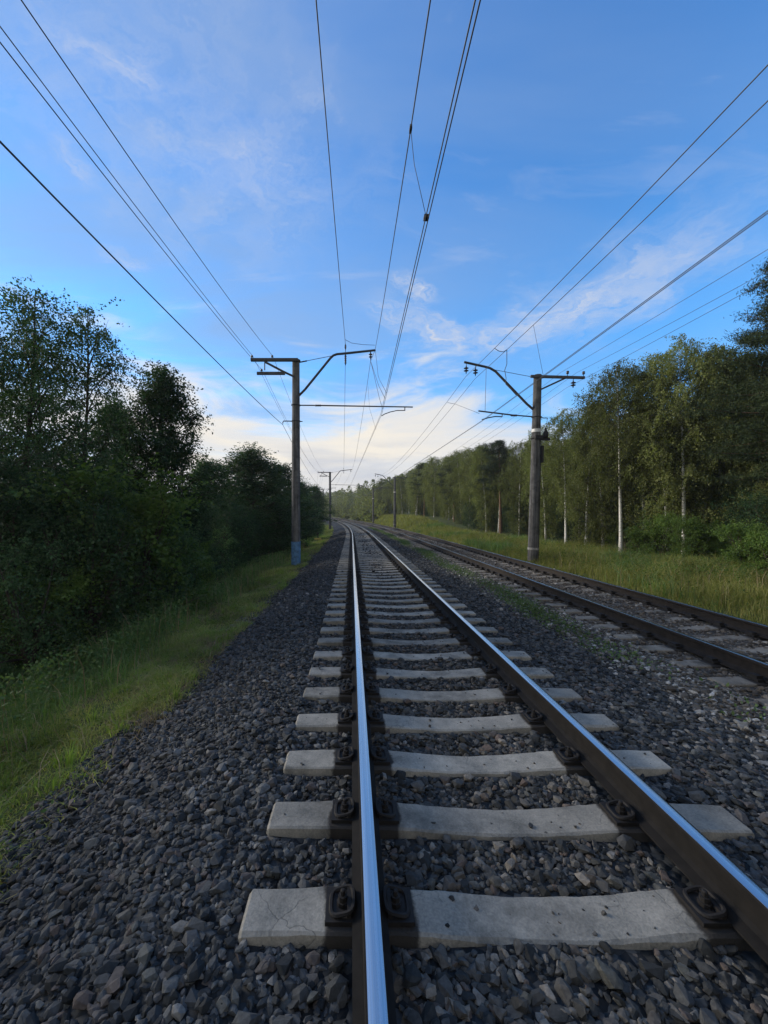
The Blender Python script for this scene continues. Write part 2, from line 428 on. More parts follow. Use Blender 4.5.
place_sleepers(S_2, T2, DZ2, SL2, 'concrete_sleeper', 6, NF2, 0, 26, 'sleepers of the far track',
    '%s grimy brown sleeper of the far right track, counting from the right picture edge', 'grimy half-buried sleeper in the receding run of the far right track', 3.8)
def far_sleepers(name, S, xc, dz, mesh, mat, label):
    me = mesh; nv = len(me.vertices); co = np.empty(nv*3, dtype=np.float32); me.vertices.foreach_get('co', co); co = co.reshape(-1,3)
    V = []; Fq = []
    box = MB().box((0,0,-.31), (2.66,.2,.22))
    bv = box.v[0]; bf = box.f[0]
    for i, s in enumerate(S):
        h = heading(s); X, Y = line(s, xc)
        R = np.array([[cos(h),-sin(h),0],[sin(h),cos(h),0],[0,0,1]])
        V.append(bv @ R.T + np.array([X, Y, grade(s)+dz])); Fq.append(bf+8*i)
    o = link(bpy.data.objects.new(name, np_mesh(name, np.concatenate(V), [np.concatenate(Fq)], [mat])))
    tag(o, label, 'railway sleepers', kind='stuff')
far_sleepers('distant_sleepers', S_1[NF1:], T1, 0, SL1[0], M['concrete'], 'blurred run of sleepers where the near track bends away to the left')
far_sleepers('distant_sleepers', S_2[NF2:], T2, DZ2, SL2[0], M['old_concrete'], 'blurred run of dark sleepers where the far track bends away')

# ------------------------------------------------------------------ rails
RP = [(-.075,-.18),(.075,-.18),(.075,-.171),(.03,-.156),(.012,-.140),(.009,-.10),(.010,-.055),(.018,-.045),(.0365,-.038),(.0375,-.012),(.033,-.004),(.024,-.0015),(-.024,-.0015),(-.033,-.004),(-.0375,-.012),(-.0365,-.038),(-.018,-.045),(-.010,-.055),(-.009,-.10),(-.012,-.140),(-.03,-.156),(-.075,-.171)]
TOP = [(-.027,-.0012),(-.018,.0006),(-.006,.0014),(.006,.0014),(.018,.0006),(.0315,-.0024),(.0335,-.0032),(.0335,-.006),(-.027,-.006)]
SR = np.concatenate([np.arange(-12,30,1.), np.arange(30,320,2.5)])
def extrude(prof, xc, dz, mirror=False):
    pr = np.array(prof, float)
    if mirror: pr = pr[::-1]*np.array([-1,1])
    n = len(pr); V = []
    for s in SR:
        V.append(P(np.full(n, s), xc+pr[:,0], pr[:,1]+dz))
    V = np.concatenate(V); i = np.arange(len(SR)-1)[:,None]*n; j = np.arange(n)[None,:]; k = (j+1) % n
    q = np.stack([i+j, i+k, i+n+k, i+n+j], -1).reshape(-1,4)
    return V, [q, np.arange(n)[::-1][None,:], (np.arange(n)+(len(SR)-1)*n)[None,:]]
for xc, dz, lab, inner in ((T1-.795,0,'left rail of the near track, shining straight up the middle of the view',1),
                    (T1+.795,0,'right rail of the near track, shining diagonally towards the lower right corner',-1),
                    (T2-.795,DZ2,'nearer rail of the far right track, dull brown and worn',1),
                    (T2+.795,DZ2,'outermost right rail, beside the grass verge, with a bright top edge',-1)):
    V, Fs = extrude(RP, xc, dz)
    o = link(bpy.data.objects.new('rail', np_mesh('rail', V, Fs, [M['rust'] if dz == 0 else M['far_rust']])))
    tag(o, lab, 'rail', 'the four running rails')
    V, Fs = extrude(TOP, xc, dz, inner < 0)
    t = link(bpy.data.objects.new('running_surface', np_mesh('running_surface', V, Fs, [M['polish']])), o)

# ------------------------------------------------------------------ ballast stones
def rock_protos(n, k, seed):
    r = np.random.default_rng(seed); out = []
    for i in range(n):
        d = r.normal(0,1,(k,3)); d /= np.linalg.norm(d, axis=1)[:,None]
        d *= np.array([1, r.uniform(.62,.9), r.uniform(.42,.68)])*r.uniform(.8,1.05,(k,1))
        bm = bmesh.new()
        for p in d: bm.verts.new(p)
        res = bmesh.ops.convex_hull(bm, input=bm.verts)
        bmesh.ops.delete(bm, geom=list({g for g in res['geom_interior']+res['geom_unused'] if isinstance(g, bmesh.types.BMVert)}), context='VERTS')
        bmesh.ops.triangulate(bm, faces=bm.faces)
        bm.verts.index_update()
        out.append((np.array([v.co[:] for v in bm.verts]), np.array([[v.index for v in f.verts] for f in bm.faces])))
        bm.free()
    return out
ROCK_HI = rock_protos(26, 17, 3); ROCK_LO = rock_protos(12, 9, 4)
def rand_rot(n, tilt, r):
    yaw = r.uniform(0,2*pi,n); ax = r.uniform(0,2*pi,n); ti = r.normal(0,tilt,n)
    c, s = np.cos(yaw), np.sin(yaw); z = np.zeros(n); o = np.ones(n)
    R1 = np.stack([np.stack([c,-s,z],-1), np.stack([s,c,z],-1), np.stack([z,z,o],-1)],-2)
    kx, ky = np.cos(ax), np.sin(ax); ct, st = np.cos(ti), np.sin(ti); v = 1-ct
    R2 = np.stack([np.stack([ct+kx*kx*v, kx*ky*v, ky*st],-1), np.stack([kx*ky*v, ct+ky*ky*v, -kx*st],-1), np.stack([-ky*st, kx*st, ct],-1)],-2)
    return R2 @ R1
def scatter(x0, x1, s0, s1, dens, r):
    n = int((x1-x0)*(s1-s0)*dens); return r.uniform(x0,x1,n), r.uniform(s0,s1,n)
def stone_object(name, x, s, size, tone, mat, lift, protos, tilt, label, r, zfix=None):
    n = len(x); X, Y = line(s, x); Z = zfix if zfix is not None else np.maximum(bz(x, s), np.where(x<-2, gz(x, s), -9))+lift*size
    pos = np.stack([X,Y,Z],-1); which = r.integers(0,len(protos),n)
    Vs=[]; Fs=[]; T=[]; U=[]; base=0
    ru = np.clip(1-np.abs(x-T1)/1.1,0,1)**.5*r.uniform(.3,1.5,n)
    R = rand_rot(n, tilt, r)
    for j,(pv,pf) in enumerate(protos):
        ix = np.where(which==j)[0]
        if not len(ix): continue
        v = np.einsum('nij,vj->nvi', R[ix], pv)*size[ix][:,None,None] + pos[ix][:,None,:]
        f = pf[None]+ (np.arange(len(ix))*len(pv))[:,None,None] + base
        Vs.append(v.reshape(-1,3)); Fs.append(f.reshape(-1,3)); T.append(np.repeat(tone[ix], len(pv))); U.append(np.repeat(ru[ix], len(pv))); base += len(ix)*len(pv)
    o = link(bpy.data.objects.new(name, np_mesh(name, np.concatenate(Vs), [np.concatenate(Fs)], [mat], False, {'tone': np.concatenate(T), 'rust': np.concatenate(U)})))
    return tag(o, label, 'ballast', kind='stuff')
def keep_mask(x, s, size):
    k = np.ones(len(x), bool)
    for xc in (T1-.795, T1+.795, T2-.795, T2+.795): k &= np.abs(x-xc) > .085+size*.55
    # sleeper bodies
    d1 = np.abs((s-FIRST1+PITCH_S/2) % PITCH_S - PITCH_S/2); k &= ~((np.abs(x-T1) < 1.35+size*.3) & (d1 < .108+size*.45))
    d2 = np.abs((s-3.32+PITCH_S/2) % PITCH_S - PITCH_S/2); k &= ~((np.abs(x-T2) < 1.35) & (d2 < .055))
    return k
r1 = np.random.default_rng(21)
def stones(name, x0, x1, bands, paleside, label):
    for bi,(s0,s1,dens,big,hi) in enumerate(bands):
        x, s = scatter(x0,x1,s0,s1,dens,r1)
        size = np.clip(r1.lognormal(math.log(.0215*big), .4, len(x)), .011, .056*big)
        if paleside: keep = r1.random(len(x)) < palef(x, s)
        else: keep = r1.random(len(x)) > palef(x, s)
        keep &= keep_mask(x, s, size)
        x, s, size = x[keep], s[keep], size[keep]
        yield x, s, size, hi
bands = [(.55,4.2,1850,1.0,1),(4.2,9,1350,1.0,1),(9,20,620,1.2,0),(20,46,190,1.6,0)]
def build_stones(name, paleside, mat, label, x0, x1, bnds):
    A = list(stones(name, x0, x1, bnds, paleside, label))
    for hi in (1,0):
        g = [a for a in A if a[3]==hi]
        if not g: continue
        x = np.concatenate([a[0] for a in g]); s = np.concatenate([a[1] for a in g]); size = np.concatenate([a[2] for a in g])
        tone = np.clip(r1.random(len(x))**1.15 + .1*lumps(x*.6, s*.5), 0, 1)
        stone_object(name, x, s, size, tone, mat, r1.uniform(-.35,.55,len(x)), ROCK_HI if hi else ROCK_LO, .42, label[1-hi], r1)
build_stones('ballast_stones', False, M['stone'], ('dark bluish crushed stones heaped round the near track in the foreground','dark crushed stones along the receding part of the near track'), -2.42, 4.0, bands)
nch=420; xch=T1+r1.uniform(-.55,.55,nch); kch=r1.integers(0,20,nch); sch=FIRST1+PITCH_S*kch+r1.uniform(-.085,.085,nch)
out_=r1.random(nch)<.3; xch[out_]=T1+np.where(r1.random(out_.sum())<.5,-1,1)*r1.uniform(1.02,1.3,out_.sum())
szc=np.clip(r1.lognormal(math.log(.0075),.5,nch),.004,.022); zch=np.interp(np.abs(xch-T1),[0,.18,.36,.5,.62,1.3],[-.232,-.228,-.216,-.205,-.197,-.194])+szc*.4
stone_object('stone_chips',xch,sch,szc,np.clip(r1.random(nch)*.9,0,1),M['stone'],np.zeros(nch),ROCK_LO,.3,'small stone chips lying on top of the near sleepers',r1,zch)
build_stones('pale_stones', True, M['pale_stone'], ('pale grey stones strewn beside the near edge of the far track','pale stones scattered beside the receding far track'), 2.6, 4.02, [(3.0,10,820,1.1,1),(10,24,460,1.2,0),(24,45,110,1.6,0)])
build_stones('pale_stones', True, M['pale_stone'], ('pale stones along the outer shoulder of the far track at the grass','pale stones along the receding outer shoulder of the far track'), 6.7, 7.6, [(5.0,12,420,1.1,1),(12,26,300,1.2,0),(26,45,110,1.6,0)])
build_stones('dusty_stones', True, M['dusty_stone'], ('brown dusty stones between the sleepers of the far track','brown dusty stones in the receding far track'), 4.02, 6.7, [(4.0,12,560,1.0,1),(12,26,330,1.2,0),(26,45,120,1.6,0)])

# ------------------------------------------------------------------ grass
def blades(name, x, s, h, w, lean, mat, label, zf=gz, cat='grass', r=rng, fdir=None):
    n = len(x); X, Y = line(s, x); Z = zf(x, s)-.02
    a = r.uniform(0,2*pi,n); f = r.uniform(0,2*pi,n) if fdir is None else fdir
    side = np.stack([np.cos(a),np.sin(a),np.zeros(n)],-1)*w[:,None]
    b = np.stack([np.cos(f),np.sin(f),np.zeros(n)],-1)*(h*lean)[:,None]
    p0 = np.stack([X,Y,Z],-1); up = np.array([0,0,1.])
    p1 = p0+b*.22+up*(h*.55)[:,None]; p2 = p0+b+up*(h*(1-.35*lean))[:,None]
    V = np.stack([p0-side,p0+side,p1+side*.75,p1-side*.75,p2],1).reshape(-1,3)
    i = np.arange(n)*5
    q = np.stack([i,i+1,i+2,i+3],-1); t = np.stack([i+3,i+2,i+4],-1)
    o = link(bpy.data.objects.new(name, np_mesh(name, V, [q,t], [mat])))
    return tag(o, label, cat, kind='stuff')
def patch(x0,x1,bands,fx=None,clump=.0,r=rng):
    Xs=[];Ss=[];K=[]
    for s0,s1,dens,k in bands:
        x, s = scatter(x0,x1,s0,s1,dens,r)
        pr = np.ones(len(x))
        if fx is not None: pr = fx(x,s)
        if clump: pr = pr*np.clip(.5+clump*lumps(x*2.2,s*2.2),.05,1)
        m = r.random(len(x)) < pr
        Xs.append(x[m]);Ss.append(s[m]);K.append(np.full(m.sum(),k))
    return np.concatenate(Xs),np.concatenate(Ss),np.concatenate(K)
edge = lambda x,s: smooth01(-1.75,-2.6, x-.12-.22*np.sin(s*1.1)-.16*np.sin(s*2.7+1)-.1*np.sin(s*6.1))
x,s,k = patch(-4.4,-1.7,[(1.2,8,3600,1),(8,18,1800,1.4),(18,45,700,2.2),(45,90,160,4)], lambda x,s: edge(x,s)*(1-.7*smooth01(-3.5,-4.4,x)), .3)
h = rng.uniform(.04,.16,len(x))*np.clip(1+.75*lumps(x*1.9,s*1.9),.35,2.4)+.035
blades('mown_grass', x,s,h,.0034*k*rng.uniform(.7,1.4,len(x)),rng.uniform(.5,1.5,len(x)),M['grass'],'short yellowish green grass on the bank shoulder left of the dark stones')
def tufts(x0,x1,bands,fx,per,spread_,r=rng):
    cx,cs,ck = patch(x0,x1,bands,fx,.35); n=r.integers(per//2,per*3//2,len(cx)); ix=np.repeat(np.arange(len(cx)),n)
    a=r.uniform(0,2*pi,len(ix)); d=np.abs(r.normal(0,spread_,len(ix)))
    return cx[ix]+d*np.cos(a), cs[ix]+d*np.sin(a), ck[ix], a, d/spread_, r.uniform(.6,1.5,len(cx))[ix]
x,s,k,fd,dd,hh = tufts(-4.5,-1.75,[(1.2,9,46,1),(9,20,26,1.5),(20,45,9,2.4)],lambda x,s: edge(x,s),42,.055)
h = rng.uniform(.10,.20,len(x))*hh
blades('grass_tufts',x,s,h,.0036*k*rng.uniform(.7,1.4,len(x)),np.clip(.25+.45*dd,.2,1.4),M['tuft'],'fresh green grass tufts standing out of the mown bank on the left',fdir=fd)
x,s,k = patch(-4.2,-2.0,[(1.2,8,1500,1),(8,20,700,1.5),(20,45,250,2.4)], lambda x,s: np.clip(1.2*lumps(x*1.3+5,s*.9+2)+.05,0,1), 0)
h = rng.uniform(.05,.15,len(x))+.03
blades('mown_grass', x,s,h,.003*k,rng.uniform(.9,1.8,len(x)),M['dry'],'straw coloured patches of dry cut grass on the left bank')
x,s,k = patch(-4.6,-1.9,[(1.2,12,75,1),(12,30,30,1.4)],None,.3)
blades('straw_litter',x,s,rng.uniform(.12,.4,len(x)),.0035*k,rng.uniform(1.6,2.6,len(x)),M['dry'],'dead stalks lying flat on the left grass and over the edge of the stones')
x,s,k = patch(-8.2,-3.2,[(1.5,9,900,1),(9,20,520,1.5),(20,50,200,2.6),(50,100,60,4)], lambda x,s: smooth01(-3.1,-4.3,x+.35*np.sin(s*.9)), .3)
h = rng.uniform(.25,.62,len(x))*(1+.4*lumps(x,s*1.2))
blades('tall_grass', x,s,np.clip(h,.12,1),.0045*k*rng.uniform(.7,1.5,len(x)),rng.uniform(.25,.9,len(x)),M['green_grass'],'tall dark green grass lower down the left bank below the trees')
x,s,k = patch(7.2,13.5,[(3,12,900,1),(12,24,620,1.3),(24,50,260,2.2),(50,110,80,4)], lambda x,s: smooth01(7.3,8.2,x+.25*np.sin(s*.8)+.15*np.sin(s*2.1)), .25)
h = rng.uniform(.25,.7,len(x))*smooth01(6.8,9.5,x)*(1+.35*lumps(x*.8,s*.8))+.08
blades('meadow_grass', x,s,h,.005*k*rng.uniform(.7,1.5,len(x)),rng.uniform(.2,.9,len(x)),M['meadow'],'sunny yellow green meadow grass between the far track and the birches')
x,s,k = patch(-5.2,-3.0,[(2,30,16,1)],None,.4)
h = rng.uniform(.5,.95,len(x)); blades('seed_stalks', x,s,h,.006*np.ones(len(x)),rng.uniform(.05,.3,len(x)),M['dry'],'pinkish dry seed stalks standing over the tall grass on the left')
x,s,k = patch(7.8,12,[(8,40,7,1)],None,.4)
h = rng.uniform(.6,1.0,len(x)); blades('seed_stalks', x,s,h,.006*np.ones(len(x)),rng.uniform(.05,.3,len(x)),M['dry'],'thin dry stalks standing out of the meadow on the right')
x,s,k = patch(7.9,13.5,[(4,14,420,1),(14,30,260,1.5),(30,60,90,2.6)], lambda x,s: np.clip(1.1*lumps(x*.7+4,s*.45)-.15,0,1), 0)
h = rng.uniform(.35,.9,len(x))
blades('coarse_grass',x,s,h,.008*k,rng.uniform(.3,.9,len(x)),M['green_grass'],'darker coarse grass clumps in the meadow on the right')
# creeping weeds in the trough between the two tracks
def leaf_quads(c, ax, nl, L_, Wd, r):
    """c (n,3) centres, ax (n,3) leaf axis, -> rhombus leaves"""
    n = len(c); rnd = r.normal(0,1,(n,3)); b = np.cross(ax, rnd); b /= np.linalg.norm(b,axis=1)[:,None]+1e-9
    l = L_[:,None]; w = Wd[:,None]
    V = np.stack([c-ax*l*.5, c+b*w*.5-ax*l*.05, c+ax*l*.5, c-b*w*.5-ax*l*.05],1).reshape(-1,3)
    return V, np.arange(n*4).reshape(-1,4)
def ground_leaves(name, x0,x1,s0,s1,dens,fx,size,mat,label,zf,hmax):
    x,s = scatter(x0,x1,s0,s1,dens,rng); m = rng.random(len(x)) < fx(x,s); x,s = x[m],s[m]
    X,Y = line(s,x); Z = zf(x,s)+rng.uniform(0,1,len(x))**1.4*hmax
    ax = rng.normal(0,1,(len(x),3)); ax[:,2] = np.abs(ax[:,2])*.6+.2; ax /= np.linalg.norm(ax,axis=1)[:,None]
    l = rng.uniform(.6,1.4,len(x))*size
    V,q = leaf_quads(np.stack([X,Y,Z],-1),ax,0,l,l*.55,rng)
    o = link(bpy.data.objects.new(name,np_mesh(name,V,[q],[mat]))); tag(o,label,'weeds',kind='stuff')
strip = lambda x,s: np.exp(-((x-3.6-.10*np.sin(s*.7))/.24)**2)*np.clip(.55+.5*lumps(x*.5,s*.9),0,1)
ground_leaves('creeping_weeds',3.0,4.3,3.5,60,2000,strip,.042,M['weed'],'low creeping weeds in the trough between the two tracks',bz,.10)
lft = lambda x,s: smooth01(-1.7,-2.5,x-.25*np.sin(s*1.3)-.15*np.sin(s*3.1))*np.clip(.25+.6*lumps(x*1.1+3,s*1.1),0,1)*(1-smooth01(-4,-5.5,x))
ground_leaves('clover_patches',-5.5,-1.8,1.2,26,620,lft,.034,M['weed'],'broad leaved clover growing in patches through the left bank grass',gz,.13)
lw_ = lambda x,s: smooth01(-3.3,-4.2,x+.3*np.sin(s*1.4))*np.clip(.55+.6*lumps(x*.9+1,s*.8),0,1)
ground_leaves('leafy_weeds',-7.0,-3.3,1.6,40,900,lw_,.055,M['green_grass'],'tall leafy nettles and weeds between the mown grass and the left trees',gz,.62)
rgt = lambda x,s: smooth01(7.6,9,x)*np.clip(.3+.6*lumps(x*.9,s*.7+2),0,1)
ground_leaves('meadow_herbs',7.6,13.5,4,40,420,rgt,.06,M['shrub_leaf'],'leafy herbs mixed through the right meadow grass',gz,.55)

# ------------------------------------------------------------------ trees
def trunk_path(h, lean, wob, r, n=12):
    t = np.linspace(0,1,n); a = r.uniform(0,2*pi); ph = r.uniform(0,6,4)
    x = lean*h*t**1.3*cos(a) + wob*h*(np.sin(t*5+ph[0])-sin(ph[0]))*t*.5
    y = lean*h*t**1.3*sin(a) + wob*h*(np.sin(t*4.3+ph[1])-sin(ph[1]))*t*.5
    return np.stack([x,y,h*t],-1)
def at_path(pts, t):
    f = t*(len(pts)-1); i = np.minimum(int(f), len(pts)-2); return pts[i]+(pts[i+1]-pts[i])*(f-i)
def broadleaf(seed, h=10., r0=.13, cb=.3, cw=2.0, nb=34, ang=(55,20), strands=7, per=22, ls=.07, droop=.6, tw=.8, lean=.03, prof=None, stems=1, wood=1.0, thin=0.0):
    r = np.random.default_rng(seed); wd = MB(); wd.bark_n = 0; st=[]; dr=[]; ln=[]
    if prof is None: prof = lambda u: np.sin(pi*np.clip(u*.86+.12,0,1))**.8
    for sidx in range(stems):
        hh = h*(1 if stems==1 else r.uniform(.72,1)); tp = trunk_path(hh, lean if stems==1 else r.uniform(.12,.4), .018, r)
        rad = r0*(1 if stems==1 else .45)
        tt = np.linspace(0,1,len(tp)); wd.tube(tp, rad*(1-.93*tt)*(1+.5*np.exp(-tt*22)), 8, False); wd.bark_f = sum(len(f) for f in wd.f) if stems==1 else 0
        n_ = nb if stems==1 else max(4, nb//stems); az = r.uniform(0,6)
        for i in range(n_):
            u = (i+.5+r.uniform(-.4,.4))/n_; u = min(max(u,0),1); t = cb+(.985-cb)*u**.9
            az += 2.4+r.uniform(-.5,.5); ln_b = cw*prof(u)*r.uniform(.6,1.15)
            el = radians(ang[1]+(ang[0]-ang[1])*u+r.uniform(-14,14))
            d = np.array([cos(az)*cos(el), sin(az)*cos(el), sin(el)]); p0 = at_path(tp,t)
            m = 6; q = np.linspace(0,1,m)[:,None]
            bp = p0+d*ln_b*q+np.array([0,0,-1.])*ln_b*.28*droop*q**2+ r.normal(0,.03*ln_b,(m,3))*q
            br = max(.006, rad*(1-t)*.42+.006)*wood
            wd.tube(bp, br*(1-.8*q[:,0]), 5, False)
            for j in range(max(2,int(strands*ln_b/cw*(1-thin*u)+1.5))):
                v = r.uniform(.22,1.0)**.8; p1 = at_path(bp,v)
                d2 = r.normal(0,1,3)+d*.9; d2 /= np.linalg.norm(d2); l2 = ln_b*r.uniform(.15,.42)
                sp = p1+d2*l2*q[:4]/q[3,0]+np.array([0,0,-1.])*droop*.3*l2*(q[:4]/q[3,0])**2
                wd.tube(sp, br*.35*(1-.6*q[:4,0]/q[3,0]), 3, False)
                for g in range(4):
                    p2 = at_path(sp, r.uniform(.2,1)); st.append(p2)
                    d3 = r.normal(0,1,3); d3 /= np.linalg.norm(d3); d3 = d3*(1-droop)+np.array([0,0,-1])*droop+d2*.35; d3/=np.linalg.norm(d3)
                    dr.append(d3); ln.append(tw*r.uniform(.35,1.1))
        # leader twigs
        for g in range(14):
            st.append(at_path(tp, r.uniform(.88,1))); d3=r.normal(0,.6,3)+np.array([0,0,.6]); dr.append(d3/np.linalg.norm(d3)); ln.append(tw*r.uniform(.2,.6))
    st=np.array(st);dr=np.array(dr);ln=np.array(ln); n=len(st)
    cnt = np.maximum(3,(per*ln/tw*r.uniform(.6,1.3,n))).astype(int); ix=np.repeat(np.arange(n),cnt)
    u=r.random(len(ix)); c=st[ix]+dr[ix]*(ln[ix]*u)[:,None]+np.array([0,0,-1.])*(droop*.35*ln[ix]*u*u)[:,None]+r.normal(0,ls*.75,(len(ix),3))
    ax=dr[ix]*.5+r.normal(0,.7,(len(ix),3))+np.array([0,0,-.45]); ax/=np.linalg.norm(ax,axis=1)[:,None]
    l=ls*r.uniform(.4,1.45,len(ix))
    return wd, leaf_quads(c,ax,0,l,l*.68,r)
def pine(seed, h=11., r0=.16, cb=.38, cw=2.2, nb=70, clump=18):
    r=np.random.default_rng(seed); wd=MB(); tp=trunk_path(h,.015,.006,r); tt=np.linspace(0,1,len(tp)); wd.tube(tp,r0*(1-.85*tt),9,False)
    cs=[];ds=[]
    az=0
    for i in range(nb):
        u=(i+r.uniform(.1,.9))/nb; t=cb+(.99-cb)*u; az+=2.4+r.uniform(-.6,.6)
        ln_b=cw*(np.sin(pi*min(1,u*.78+.2))**.7)*r.uniform(.5,1.15); el=radians(-6+48*u**2+r.uniform(-10,10))
        d=np.array([cos(az)*cos(el),sin(az)*cos(el),sin(el)]); p0=at_path(tp,t); q=np.linspace(0,1,6)[:,None]
        bp=p0+d*ln_b*q+np.array([0,0,1.])*.16*ln_b*q**2; wd.tube(bp,(.035*(1-t)+.012)*(1-.75*q[:,0]),5,False)
        for j in range(int(clump*ln_b/cw+2)):
            v=r.uniform(.35,1.02); p1=at_path(bp,min(v,1)); off=r.normal(0,1,3)*np.array([.32,.32,.09])*ln_b*.45
            cs.append(p1+off); ds.append(d)
    cs=np.array(cs); n=len(cs); per=70; ix=np.repeat(np.arange(n),per); m=len(ix)
    a=r.normal(0,1,(m,3)); a[:,2]+=.35; a/=np.linalg.norm(a,axis=1)[:,None]
    c=cs[ix]+r.normal(0,1,(m,3))*np.array([.17,.17,.07])+a*.06; l=r.uniform(.10,.2,m)
    return wd, leaf_quads(c,a,0,l,np.full(m,.022),r)
def tree_meshes(nm, gen, bark, leaf, crown='crown'):
    wd,(V,q)=gen; tm=wd.mesh('trunk', bark, True)
    if bark is M['birch_bark']:
        tm.materials.append(M['twig']); ix=np.ones(len(tm.polygons),dtype=np.int32); ix[:wd.bark_f]=0; tm.polygons.foreach_set('material_index',ix)
    return tm, np_mesh(crown, V, [q], [leaf])
dome = lambda u: np.sqrt(np.clip(1-(u*1.0-.12)**2,0.03,1))
spread = lambda u: np.clip((1-abs(2*u**.9-1)**2.6)**.62, .28, 1)
tall = lambda u: np.clip((1-abs(2*u**1.1-1)**2.2)**.6, .22, 1)
bk,bl = M['birch_bark'],M['birch_leaf']
BIRCH=[tree_meshes('birch',broadleaf(100+i,10,.09,(.05,.3,.03,.07,.34,.03)[i],1.75+.1*i,(76,58,78,74,58,80)[i],(52,16),12,36,.066,.62,.95,.05,tall,thin=.5),bk,bl) for i in range(6)]
ALDER=[tree_meshes('alder',broadleaf(200+i,9,.13,.10,2.0+.2*i,56,(60,18),10,40,.054,.34,.8,.04,spread),M['bark'],M['alder_leaf']) for i in range(4)]
THIN=[tree_meshes('thin',broadleaf(300+i,9,.10,.2,1.7,44,(60,32),9,36,.055,.6,1.0,.05,tall,thin=.42),M['bark'],M['alder_leaf']) for i in range(3)]
SHRUB=[tree_meshes('shrub',broadleaf(400+i,3,.10,.05,1.0,50,(75,20),7,22,.06,.2,.5,.1,dome,9),M['bark'],M['shrub_leaf'],'foliage') for i in range(3)]
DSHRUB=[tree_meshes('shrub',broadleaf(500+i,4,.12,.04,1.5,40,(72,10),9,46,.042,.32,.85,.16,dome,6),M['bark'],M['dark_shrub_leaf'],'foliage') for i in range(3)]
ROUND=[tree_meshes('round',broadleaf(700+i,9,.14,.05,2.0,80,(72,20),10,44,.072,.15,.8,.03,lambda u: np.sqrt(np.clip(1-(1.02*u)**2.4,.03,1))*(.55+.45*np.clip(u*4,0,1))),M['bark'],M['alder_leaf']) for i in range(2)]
SPRAY=[tree_meshes('spray',broadleaf(800+i,3.2,.10,.1,1.0,26,(60,10),5,24,.05,.45,.7,.2,dome,9),M['bark'],M['spray_leaf'],'foliage') for i in range(3)]
PINE=[tree_meshes('pine',pine(600+i,11,.17,.30+.08*i,2.3),M['pine_bark'],M['needle']) for i in range(3)]
KH={'spray shrub':3.2,'round':9,'birch':10,'alder':9,'thin':9,'shrub':3,'dshrub':4,'pine':11}
KP={'spray shrub':SPRAY,'round':ROUND,'birch':BIRCH,'alder':ALDER,'thin':THIN,'shrub':SHRUB,'dshrub':DSHRUB,'pine':PINE}
KN={'spray shrub':('loose_shrub','bush'),'round':('leafy_tree','tree'),'birch':('birch_tree','tree'),'alder':('leafy_tree','tree'),'thin':('sparse_tree','tree'),'shrub':('shrub','bush'),'dshrub':('dark_shrub','bush'),'pine':('pine_tree','tree')}
cnt_k={}
def plant(kind, s, x, h, label, group=None, width=1.0, var=None, rz=None):
    i=cnt_k.get(kind,0); cnt_k[kind]=i+1
    tm,cm=KP[kind][(i if var is None else var)%len(KP[kind])]
    X,Y=line(s,x); e=empty(KN[kind][0],(float(X),float(Y),float(gz(x,s))-.05),rng.uniform(0,6.28) if rz is None else rz)
    k=h/KH[kind]; e.scale=(k*width,k*width,k)
    a=bpy.data.objects.new('trunk' if 'shrub' not in kind else 'stems',tm); link(a,e)
    b=bpy.data.objects.new('crown' if 'shrub' not in kind else 'foliage',cm); link(b,e)
    return tag(e,label,KN[kind][1],group)
def by_px(kind, px, D, ytop, label, group=None, width=1.0, var=None):
    s,x=sx(px,D); base=float(gz(x,s)); top=(HY-ytop)*D/F+CAMZ
    return plant(kind,s,x,top-base,label,group,width,var)
GR='birches of the wood right of the tracks'
for a in [
 ('birch',762,21,352,'birch showing pale between the foremost pine and the other birches'),
 ('birch',734,23,362,'birch standing a little deeper beside the thin topped one'),
 ('birch',462,66,452,'birch at the far end of the wood, beside the distant right pole'),
 ('birch',482,52,447,'rounded birch left of the big right pole, third from the distant pole'),
 ('birch',500,45,446,'birch with a short white trunk foot seen halfway between the right poles'),
 ('birch',520,37,440,'birch with white trunk foot just left of the big right concrete pole'),
 ('birch',546,31,424,'birch directly behind the big right concrete pole'),
 ('birch',566,27,410,'drooping birch just right of the big right concrete pole'),
 ('birch',586,23.5,402,'birch with the long straight white lower trunk right of the big pole'),
 ('birch',603,23,398,'birch with a leaning pale trunk behind the straight white one'),
 ('birch',621,21.5,366,'loose airy birch whose crown reaches out left over the lower ones'),
 ('birch',645,21.5,368,'full birch left of the tallest crown of the wood'),
 ('birch',668,20,350,'tall birch on the left of the pair of bright white trunks'),
 ('birch',684,19,338,'tallest birch, with a bright white trunk above the round bush'),
 ('birch',704,19.5,346,'tall birch with a slanting pale trunk right of the brightest trunk'),
 ('birch',722,19,350,'thin topped birch next to the dark pines at the right edge'),
 ('birch',743,21,372,'birch half hidden behind the foremost pine')]:
    by_px(*a[:5], GR)
GP='pines at the right picture edge'
by_px('pine',782,14.6,262,'foremost dark pine at the right edge, taller than all other trees',GP,.95,0)
by_px('pine',800,18,300,'slimmer pine standing behind the foremost one',GP,.8,1)
by_px('pine',860,19,250,'pine on the outside, cut by the right edge of the view',GP,1.1,2)
GS='bushes in front of the birch wood'
